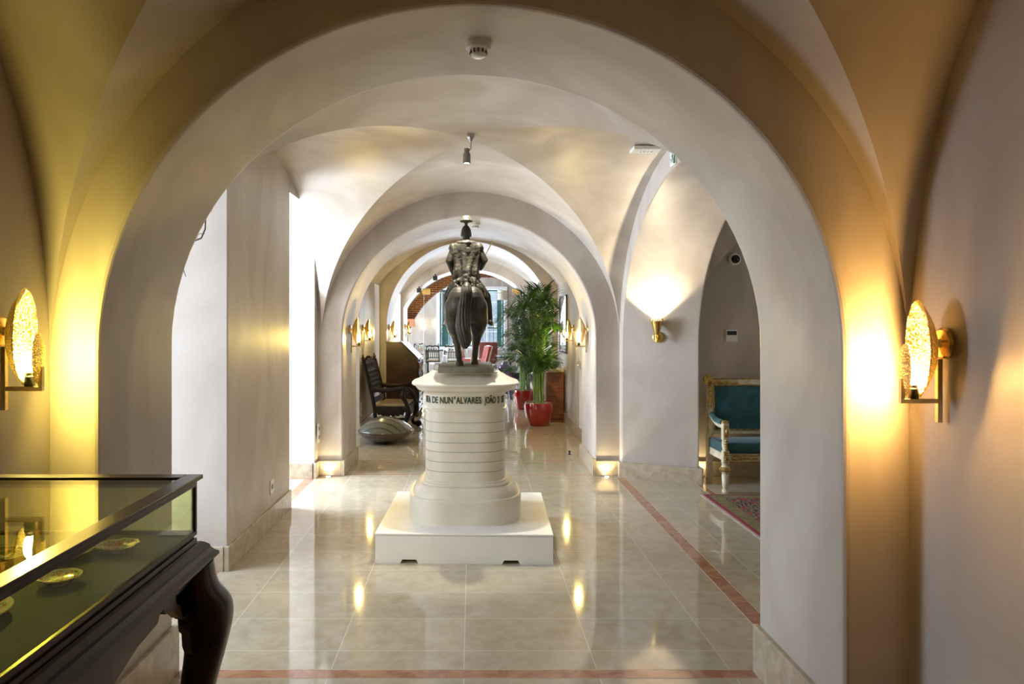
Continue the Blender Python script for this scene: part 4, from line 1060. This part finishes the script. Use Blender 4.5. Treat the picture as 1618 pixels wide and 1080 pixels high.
t = thing('emergency_light', 'flat white rectangular emergency light on the vault near the cone wall lamp', 'light fitting', (1.37, 5.46, 2.975))
link('light_body', bx((-.11,-.08,-.022),(.11,.08,.006), .006), M['white_plastic'], t)
bm = B(); 
for k in range(4): ell(bm, V(-.045+.03*k,0,-.022), (.009,.009,.005), seg=10, rings=6)
link('light_lens', bm, M['chrome'], t)
t = thing('exit_sign', 'small green and white running-man exit sign above the lounge arch', 'sign', (1.557, 5.35, 2.875))
link('sign_plate', bx((-.006,-.075,-.058),(.002,.075,.058), .001), mat('sign_white', (.8,.85,.82), .4), t)
bm = B()
def sy(y0,z0,y1,z1,w=.006):
    p, q = V(0,y0,z0), V(0,y1,z1); d_ = (q-p); L0 = d_.length; a = math.atan2(d_.z, d_.y)
    box(bm, (-.008,0,-w/2), (-.006,L0,w/2), Matrix.Translation(p) @ Matrix.Rotation(a, 4, 'X'))
box(bm, (-.008,-.068,-.05), (-.006,-.03,.05)); 
sy(.0,.005,.012,.03,.016); sy(.0,.005,-.018,-.012,.009); sy(-.018,-.012,-.014,-.04,.008); sy(.0,.005,.020,-.012,.009); sy(.020,-.012,.040,-.024,.008); sy(.012,.028,-.008,.018,.006); sy(.012,.028,.030,.014,.006)
ell(bm, V(-.007,.017,.041), (.001,.008,.008), seg=10, rings=6)
box(bm, (-.008,.048,-.004), (-.006,.068,.004)); link('sign_pictogram', bm, mat('exit_green', (.01,.10,.04), .5), t)

t = thing('thermostat', 'small white thermostat with dark screen on the lounge wall above the settee', 'thermostat', (2.73, 7.3, 1.472))
link('thermostat_body', bx((-.06,-.02,-.062),(.06,0,.062), .003), M['white_plastic'], t)
link('screen', bx((-.05,-.022,.008),(.05,-.02,.05)), M['dark_plastic'], t)
t = thing('dome_camera', 'dark glass dome security camera with pale ring high on the lounge wall', 'camera', (2.765, 7.3, 2.275))
bm = B(); lathe(bm, [(.062,0),(.062,.02),(.052,.028),(.046,.03)], 32)
for v in bm.verts: v.co = V(v.co.x, -v.co.z, v.co.y)
link('camera_ring', bm, M['white_plastic'], t, smooth=40)
bm = B(); ell(bm, V(0,-.03,0), (.045,.04,.045), seg=24, rings=14); link('dome', bm, mat('smoked_dome', (.01,.01,.012), .06), t, smooth=60)
def socket(loc, rz, label, two=False):
    t = thing('wall_socket', label, 'socket', loc, rz)
    h = .055 if not two else .10
    link('socket_plate', bx((0,-.042,-h),(.008,.042,h), .002), M['white_plastic'], t)
    bm = B(); 
    for z in ((0,) if not two else (-.045,.045)):
        lathe_v = lathe(bm, [(.022,0),(.022,.0085),(.0,.0085)], 20, capt=False)
        for r_ in lathe_v:
            for v in r_: v.co = V(v.co.z+.001, v.co.x, v.co.y+z)
    link('socket_recess', bm, M['dark_plastic'], t)
socket((-1.58, 5.48, .315), 0, 'white wall socket low on the wide left pillar')
socket((-1.60, 7.25, .46), 0, 'white double wall socket on the narrow wall return before the second arch', True)
socket((-1.62, 10.2, .34), 0, 'white wall socket low on the wall behind the ceramic pod', True)
t = thing('door_stop', 'tiny dark metal door stop on the marble floor near the white door', 'door stop', (1.20, 8.5, 0))
bm = B(); lathe(bm, [(.02,0),(.02,.008),(.009,.01),(.009,.03),(.014,.032),(.014,.045),(0,.045)], 16, capt=False); link('stop_body', bm, M['black_metal'], t, smooth=40)

def uplight(x, y, label, dx=0, dy=.02, e=5):
    t = thing('floor_uplight', label, 'floor light', (x, y, 0), 0, 'small floor uplights at the wall bases')
    bm = B(); lathe(bm, [(.030,0),(.030,.004),(.024,.006),(.022,.004)], 24, capt=False); link('light_rim', bm, M['chrome'], t, smooth=40)
    bm = B(); lathe(bm, [(.022,.002),(.018,.008),(0,.010)], 20, capb=False, capt=False); link('light_lens', bm, M['uplight_face'], t, smooth=60)
    d = bpy.data.lights.new('uplight_beam', 'SPOT'); d.energy = e; d.color = (1,.80,.42); d.spot_size = R(120); d.spot_blend = .8; d.shadow_soft_size = .015
    o = bpy.data.objects.new('uplight_beam', d); COL.objects.link(o); o.parent = t; o.location = (0,0,.022); o.rotation_euler = (PI-R(12),0,0)
uplight(-1.495, 7.235, 'small floor uplight glowing at the base of the arch beside the left sockets')
uplight(1.41, 7.235, 'small floor uplight glowing at the arch base near the pink floor band')
uplight(2.38, 7.20, 'small floor uplight glowing behind the corner by the gilded settee')

# dry branches in a floor vase inside the first recess
t = thing('dry_branch_arrangement', 'dry thin twigs rising against the pale pillar beside the near arch', 'branch', (-2.05, 4.0, 0))
bm = B(); lathe(bm, [(.09,0),(.13,.03),(.17,.22),(.14,.42),(.07,.52),(.075,.56),(.06,.56),(.05,.5)], 32, capt=False); link('vase', bm, M['porcelain'], t, smooth=60)
def twig(bm, p0, pts, r0):
    P_ = [V(*p0)] + [V(*p) for p in pts]; n = len(P_); tube(bm, P_, [r0*(1-.7*i/(n-1)) for i in range(n)], 6)
random.seed(2)
bm = B()
# coordinates relative to the vase; the crown of the twigs leans towards the corridor
def W_(px, py, Y): return ((px-745)*Y/FPX+2.05, Y-4.0, 1.6-(py-511)*Y/FPX)
twig(bm, (0,0,.1), [(.0,.05,.9), (.05,.1,1.4), (.10,.15,1.8), W_(262,400,4.2), W_(300,383,4.2)], .010)
twig(bm, W_(270,398,4.2), [W_(298,384,4.2), W_(318,376,4.2), W_(324,362,4.2), W_(325,345,4.2), W_(331,332,4.2), W_(332,319,4.2), W_(340,310,4.2), W_(340,303,4.2)], .0065)
twig(bm, W_(323,369,4.2), [W_(314,369,4.2), W_(311,377,4.2)], .003)
twig(bm, W_(331,334,4.2), [W_(325,325,4.2), W_(318,320,4.2)], .0035)
twig(bm, W_(331,333,4.2), [W_(336,334,4.2)], .003)
twig(bm, (.0,.05,.9), [(.02,.1,1.3), W_(268,440,4.2), W_(284,416,4.2), W_(289,419,4.2), W_(291,430,4.2), W_(294,437,4.2)], .006)
twig(bm, W_(300,352,4.2), [W_(312,351,4.2), W_(318,349,4.2)], .003)
twig(bm, W_(270,398,4.2), [W_(285,375,4.2), W_(300,352,4.2)], .004)
for k in range(7):
    a = random.uniform(1.6, 4.4); pz = random.uniform(1.6, 2.5)
    twig(bm, (0,.02,.5), [(.04*math.cos(a),.05,.9), (.10*math.cos(a),.1*math.sin(a),1.3), (.22*math.cos(a),.14*math.sin(a),pz*.8), (.34*math.cos(a),.2*math.sin(a),pz)], .006)
link('twigs', bm, M['vegetal'], t)

# grey box behind the chair
t = thing('grey_storage_box', 'tall grey upright box in the recess behind the carved armchair', 'box', (-1.80, 11.85, 0))
link('box_body', bx((-.10,-.15,0),(.13,.15,1.02), .004), mat('grey_laminate', (.2,.19,.18), .5), t)
link('box_lid', bx((-.105,-.155,1.02),(.135,.155,1.05), .004), mat('grey_lid', (.26,.25,.24), .5), t)

# ------------------------------------------------------------------ glass doors at the restaurant
t = thing('glass_doors', 'frameless glass doors with metal clamps at the restaurant entrance', 'glass door', (-.03, 16.5, 0))
for a, b_ in ((-1.10,-.005),(.005,1.10)):
    p = link('glass_leaf', bx((a,-.006,.01),(b_,.006,2.32)), M['glass'], t)
bm = B(); box(bm, (-1.108,-.007,.01),(-1.10,.007,2.32)); link('glass_edge_strip', bm, M['glass_edge'], t)
bm = B(); box(bm, (1.10,-.007,.01),(1.108,.007,2.32)); link('glass_edge_strip', bm, M['glass_edge'], t)
for x in (-1.14, 1.14-.19+.05):
    link('clamp', bx((x,-.02,2.29),(x+.19,.02,2.43), .003), M['brass_sat'], t)
link('header_rail', bx((-1.10,-.008,2.325),(1.10,.008,2.34)), M['chrome'], t)
link('pull_handle', bx((-.08,-.04,.9),(-.06,-.02,1.3), .004), M['chrome'], t); link('pull_handle', bx((.06,-.04,.9),(.08,-.02,1.3), .004), M['chrome'], t)
def proj(x, y, z, l):
    t = thing('arch_projector', l, 'spotlight', (x, y, z)); link('projector_body', bx((-.05,-.05,-.05),(.05,.05,.05), .006), M['black_metal'], t)
    bm = B(); lathe(bm, [(.015,.05),(.015,.09)], 12); link('projector_stem', bm, M['black_metal'], t)
proj(-1.20, 15.9, 2.36, 'small dark projector lamp low on the last arch over the glass doors'); proj(-.83, 15.9, 2.64, 'small dark projector lamp higher up on the last arch over the glass doors')

# ------------------------------------------------------------------ restaurant furniture
def side_chair(kind):
    mt_, seatm = {'white': (M['white_gloss'], M['white_paint']), 'black': (M['black_lacquer'], M['straw'])}[kind]
    t = thing(('white_' if kind == 'white' else 'black_')+'side_chair', 'x', 'chair'); w = .20
    for s in (-1,1):
        bm = B(); tube(bm, cr([V(s*w,.20,0),V(s*w,.19,.25),V(s*w,.185,.46),V(s*w*.95,.21,.70),V(s*w*.92,.24,.93)],3), .016, 8); link('rear_leg', bm, mt_, t, smooth=50)
        bm = B(); lathe(bm, [(.011,0),(.016,.06),(.013,.10),(.017,.2),(.014,.24),(.018,.44)], 12, center=(s*w,-.19,0)); link('front_leg', bm, mt_, t, smooth=50)
    bm = B(); box(bm, (-.215,-.21,.425),(.215,.20,.455), bevel=.012); link('seat_frame', bm, mt_, t)
    bm = B(); box(bm, (-.19,-.19,.455),(.19,.17,.478), bevel=.01); link('seat', bm, seatm, t)
    bm = B()
    if kind == 'white':
        for z, y in ((.90,.235),(.84,.225),(.68,.205)): tube(bm, [(-w*.93,y,z),(w*.93,y,z)], .013, 8)
    else:
        tube(bm, cr([V(-w*.93,.235,.88),V(-.10,.24,.925),V(0,.24,.905),V(.10,.24,.925),V(w*.93,.235,.88)],4), .020, 8); tube(bm, [(-w*.93,.21,.74),(w*.93,.21,.74)], .012, 8); tube(bm, [(-w*.93,.195,.56),(w*.93,.195,.56)], .012, 8)
    link('back_rail', bm, mt_, t, smooth=50)
    zz = ((.46,.19),(.68,.205)) if kind == 'white' else ((.56,.195),(.74,.21))
    for k in range(5): bm = B(); x = -.13+.065*k; tube(bm, [(x,zz[0][1],zz[0][0]),(x,zz[1][1],zz[1][0])], .008, 6); link('spindle', bm, mt_, t)
    for k in range(5) if kind == 'white' else range(4):
        bm = B(); x = (-.14+.07*k) if kind == 'white' else (-.12+.08*k); ell(bm, V(x,.23 if kind=='white' else .225,.872 if kind=='white' else .82), (.016,.012,.030), seg=10, rings=6); link('back_bead', bm, mt_, t)
    bm = B(); tube(bm, [(-w,-.19,.2),(-w,.19,.2)], .009, 6); link('stretcher', bm, mt_, t); bm = B(); tube(bm, [(w,-.19,.2),(w,.19,.2)], .009, 6); link('stretcher', bm, mt_, t)
    return t
wc = side_chair('white')
def at(px, Y): return ((px-745)*Y/FPX, Y, 0)
for i, (px, Y, rz, l) in enumerate([(662,19.9,PI,'white lacquered chair nearest the slant-front desk, its back to the doors'),(693,20.0,-1.2,'white lacquered chair turned sideways with its seat showing beside the pedestal top'),(716,22.3,PI,'white lacquered chair seen behind the bronze horse hind legs')]):
    o = wc if i == 0 else clone(wc)
    o.location = at(px, Y); o.rotation_euler.z = rz; o['label'] = l; o['group'] = 'white restaurant chairs'
bc = side_chair('black')
for i, (px, Y, rz, l) in enumerate([(664,23.6,PI,'black chair with curved top rail farthest toward the restaurant side wall'),(684,21.4,PI,'black spindle-back chair with tan seat between the two white chairs'),(712,21.2,PI+.1,'black spindle-back chair with tan seat just left of the horse legs')]):
    o = bc if i == 0 else clone(bc)
    o.location = at(px, Y); o.rotation_euler.z = rz; o['label'] = l; o['group'] = 'black restaurant chairs'
def dtable(loc, r, label, topm, rnd=True):
    t = thing('dining_table', label, 'table', loc)
    bm = B()
    if rnd: lathe(bm, [(r,.72),(r,.75)], 40)
    else: box(bm, (-r,-.38,.72),(r,.38,.75), bevel=.004)
    link('table_top', bm, topm, t)
    bm = B(); lathe(bm, [(.22,0),(.22,.015),(.04,.03),(.03,.1),(.03,.72)], 20); link('table_base', bm, M['black_metal'], t, smooth=40)
dtable(at(676,22.6), .55, 'black rectangular restaurant table between the black chairs set with glasses', M['black_lacquer'], False)
dtable((-.28,24.3,0), .5, 'black rectangular restaurant table below the end window set with glasses', M['black_lacquer'], False)
dtable(at(806,18.2), .36, 'round black restaurant table by the palm crowded with glasses', M['black_lacquer'])
GZ0 = .7505
gs = mat('table_glassware', (.9,.93,.95), .05, trans=.9)
def wineglass():
    t = thing('wine_glass', 'clear stemmed wine glass standing on the dark restaurant table', 'glass'); s = 1
    bm = B(); lathe(bm, [(.034,0),(.034,.003),(.005,.008),(.004,.09)], 14); link('stem', bm, gs, t, smooth=50)
    bm = B(); lathe(bm, [(.004,.09),(.028,.11),(.038,.145),(.034,.20),(.032,.20),(.035,.146),(.02,.11)], 16, capb=False, capt=False); link('bowl', bm, gs, t, smooth=50)
    return t
wg = wineglass(); first = True; random.seed(11)
for (cx, cy, hx, hy, n, gname, lab) in ((at(676,22.6)[0], 22.6, .46, .28, 9, 'wine glasses on the table between the black chairs', 'clear stemmed wine glass on the table between the black chairs'), (-.28, 24.3, .42, .28, 7, 'wine glasses on the table below the end window', 'clear stemmed wine glass on the table below the end window'), (at(806,18.2)[0], 18.2, .22, .22, 10, 'wine glasses on the round table by the palm', 'clear stemmed wine glass on the round table by the palm')):
    cells = [(i, j) for i in range(4) for j in range(3)]; random.shuffle(cells)
    for (i, j) in cells[:n]:
        o = wg if first else clone(wg); first = False
        o.location = (cx-hx+2*hx*(i+.5)/4, cy-hy+2*hy*(j+.5)/3, GZ0); o['label'] = lab; o['group'] = gname
t = thing('green_tumbler', 'small green glass tumbler on the near edge of the round table', 'glass', (at(806,18.2)[0]-.05, 17.90, GZ0))
bm = B(); lathe(bm, [(.032,0),(.038,.10),(.035,.10),(.03,.01)], 20, capt=False); link('tumbler', bm, mat('green_glass', (.1,.75,.15), .1, emit=None, trans=.4), t, smooth=50)
fm = mat('pale_petals', (.72,.75,.6), .7)
for k, (px, Y, l) in enumerate([(674,22.45,'low bowl of pale flowers on the table between the black chairs')]):
    t = thing('flower_bowl', l, 'flowers', (at(px,Y)[0]+.04, Y-.12, GZ0))
    bm = B(); lathe(bm, [(.05,0),(.08,.05),(.075,.05),(.045,.005)], 20, capt=False); link('bowl', bm, M['porcelain'], t, smooth=50)
    bm = B(); random.seed(k)
    for i in range(16): a = random.uniform(0,6.3); q = .07*random.random(); ell(bm, V(q*math.cos(a), q*math.sin(a), .06+.03*random.random()), (.022,.022,.018), seg=8, rings=5)
    link('blossoms', bm, fm, t)
def redchair(loc, rz, label, m_, back=1.0):
    t = thing('upholstered_armchair', label, 'armchair', loc, rz)
    mt = Matrix.Translation((0,.24,.38)) @ Matrix.Rotation(R(-14), 4, 'X')
    bm = B(); box(bm, (-.30,-.05,0),(.30,.05,.60*back), mt, .03); link('backrest', bm, m_, t, smooth=50)
    bm = B(); box(bm, (-.31,.02,-.02),(.31,.065,.62*back), mt, .012); link('back_shell', bm, M['white_gloss'], t, smooth=50)
    bm = B(); box(bm, (-.29,-.32,.32),(.29,.22,.46), bevel=.04); link('seat', bm, m_, t, smooth=50)
    bm = B(); box(bm, (-.30,-.33,.27),(.30,.26,.32), bevel=.01); link('seat_frame', bm, M['white_gloss'], t)
    for x in (-.26,.26):
        for y in (-.28,.22): bm = B(); tube(bm, [(x,y,.27),(x*1.05,y*1.05,0)], [.022,.014], 10); link('leg', bm, M['black_lacquer'], t, smooth=50)
redchair((.10,19.6,0), R(-78), 'red leather armchair with white shell right beside the bronze horse leg', M['red_leather'])
redchair((.50,22.4,0), R(-8), 'dark red high-backed armchair below the end window', M['dark_red'], 1.05)
redchair((-.10,22.9,0), R(70), 'red leather armchair hidden mostly behind the bronze horse tail', M['red_leather'])

t = thing('pendant_lamp', 'white cylindrical fabric pendant lamp hanging before the end window', 'lamp', (.975, 22.0, 3.49))
bm = B(); lathe(bm, [(.155,-.84),(.155,-1.14)], 32, capb=False, capt=False); link('lamp_shade', bm, M['shade'], t, smooth=60); bm = B(); tube(bm, [(0,0,0),(0,0,-.84)], .006, 6); lathe(bm, [(.155,-.845),(.0,-.845)], 24, capb=False, capt=False); link('cable', bm, M['white_plastic'], t)
t = thing('floor_lamp', 'floor lamp with a wide pinkish shade beside the bright restaurant window', 'lamp', (-1.66, 19.0-.95, 0))
bm = B(); lathe(bm, [(.15,0),(.15,.02),(.014,.03),(.012,1.5)], 24); link('pole', bm, M['brass'], t, smooth=40)
bm = B(); lathe(bm, [(.20,1.52),(.18,1.72)], 32, capb=False, capt=False); link('lamp_shade', bm, M['pinkshade'], t, smooth=60)
bm = B(); ell(bm, V(0,0,1.56), (.035,.035,.05)); link('bulb', bm, mat('floor_lamp_bulb', (1,.9,.7), .3, emit=(1,.85,.6), es=120), t)
wl = thing('globe_wall_light', 'small glowing globe wall light at the left of the end window', 'wall lamp', (at(688,25.4)[0], 25.5, 1.61))
bm = B(); lathe(bm, [(.05,0),(.05,.02),(.02,.03),(.012,.08)], 16)
for v in bm.verts: v.co = V(v.co.x, -v.co.z, v.co.y)
link('wall_plate', bm, M['brass'], wl, smooth=40); bm = B(); ell(bm, V(0,-.10,0), (.05,.05,.05)); link('globe', bm, mat('globe_glow', (1,.9,.7), .3, emit=(1,.82,.5), es=22), wl, smooth=60)
o = clone(wl); o.location.x = at(668,25.4)[0]; o['label'] = 'small glowing globe wall light farther out toward the restaurant side windows'
wl['group'] = o['group'] = 'globe lights on the end wall'

# carved purple figure seat, braided mat, egg vase
t = thing('carved_figure_seat', 'dark purple carved wooden figure seat with a rounded animal head by the palms', 'sculpture', (1.0, 14.8, 0), 0)
bm = B(); cap(bm, [(-.28,0,.60),(-.10,0,.47),(.12,0,.47),(.30,0,.45)], [.06,.085,.095,.08], 14); ell(bm, V(-.30,-.02,.66), (.13,.09,.10)); cap(bm, [(-.14,0,.56),(-.24,0,.66)], [.08,.09]); ell(bm, V(-.40,-.03,.62), (.06,.06,.05)); ell(bm, V(-.30,-.03,.755), (.07,.07,.05))
cap(bm, [(-.14,-.06,.44),(-.02,-.10,.40),(.12,-.10,.42)], [.045,.04,.04]); o = link('figure_body', bm, M['purple'], t); remesh(o, .014, 2)
for s in (-1,1): bm = B(); tube(bm, cr([V(.26,s*.07,.52),V(.20,s*.10,.30),V(.27,s*.11,0)],4), [.05,.045,.042,.04,.04,.04,.04,.04,.04][:9], 10); link('rear_leg', bm, M['purple'], t, smooth=50)
for s in (-1,1): bm = B(); tube(bm, cr([V(-.18,s*.07,.48),V(-.20,s*.10,.25),V(-.16,s*.11,0)],4), .04, 10); link('front_leg', bm, M['purple'], t, smooth=50)
bm = B(); box(bm, (-.12,-.14,.50),(.24,.14,.56), bevel=.015); link('seat_pad', bm, M['black_lacquer'], t)
t = thing('braided_rope', 'thick black braided rope lying on the white-lit floor beyond the pedestal', 'rope', (.90, 15.7, 0))
bm = B()
for ph in (0, 2.1, 4.2): tube(bm, [V(-.34+.68*k/60, .03*math.sin(k*.55+ph)*1.3, .055+.028*math.cos(k*.55+ph)) for k in range(61)], .022, 8)
link('rope_strands', bm, M['dark_plastic'], t, smooth=60)
t = thing('egg_vase', 'smooth white egg-shaped vase on a stand behind the palm stems', 'vase', (1.33, 16.2, 0))
bm = B(); lathe(bm, [(.05,0),(.085,.04),(.115,.12),(.10,.20),(.06,.245),(.03,.255),(.028,.25),(.02,.24)], 32, center=(-.03,0,0), capt=False); link('vase_body', bm, M['white_gloss'], t, smooth=60)
t['label'] = 'smooth white egg-shaped vase on the floor behind the palm stems'

# ------------------------------------------------------------------ outside the end window
struct('ground_outside', bx((-14,26.2,-.3),(14,60,-.05)), M['asphalt'])
t = thing('iron_railing', 'iron railing of thin vertical bars outside the end window', 'railing', (0, 28.5, -.05))
bm = B(); box(bm, (-3,-.02,.3),(3,.02,.34)); box(bm, (-3,-.02,1.45),(3,.02,1.5)); link('rail', bm, M['black_metal'], t)
bm = B(); 
for k in range(41): box(bm, (-3+.15*k-.009,-.009,0),(-3+.15*k+.009,.009,1.62))
o = link('bars', bm, M['black_metal'], t)
t = thing('facade_building', 'pale blue-grey building facade seen across the street through the end window', 'building', (0, 44, -.1))
link('wall', bx((-12,0,0),(12,3,9)), M['outside'], t)
for i in range(7):
    for j in range(2):
        x = -9+3*i; z = 1.2+3.6*j
        f = link('window', bx((x-.6,-.06,z),(x+.6,0,z+1.9)), mat('shaded_glass', (.10,.16,.2), .15) if (i,j)==(0,0) else bpy.data.materials['shaded_glass'], t)
        link('window_surround', bx((x-.7,-.12,z+1.9),(x+.7,0,z+2.05)), M['white_paint'], f)
link('cornice', bx((-12,-.3,8.6),(12,0,9)), M['white_paint'], t)
# white embrasure of the end window
bm = B()
box(bm, (X0-.10,25.46,Z0-.1),(X0+.01,25.80,Z1+.1)); box(bm, (X1-.01,25.46,Z0-.1),(X1+.10,25.80,Z1+.1)); box(bm, (X0,25.46,Z1-.01),(X1,25.80,Z1+.1)); box(bm, (X0,25.46,Z0-.1),(X1,25.80,Z0+.01))
struct('trim_window_embrasure', bm, M['white_paint'])
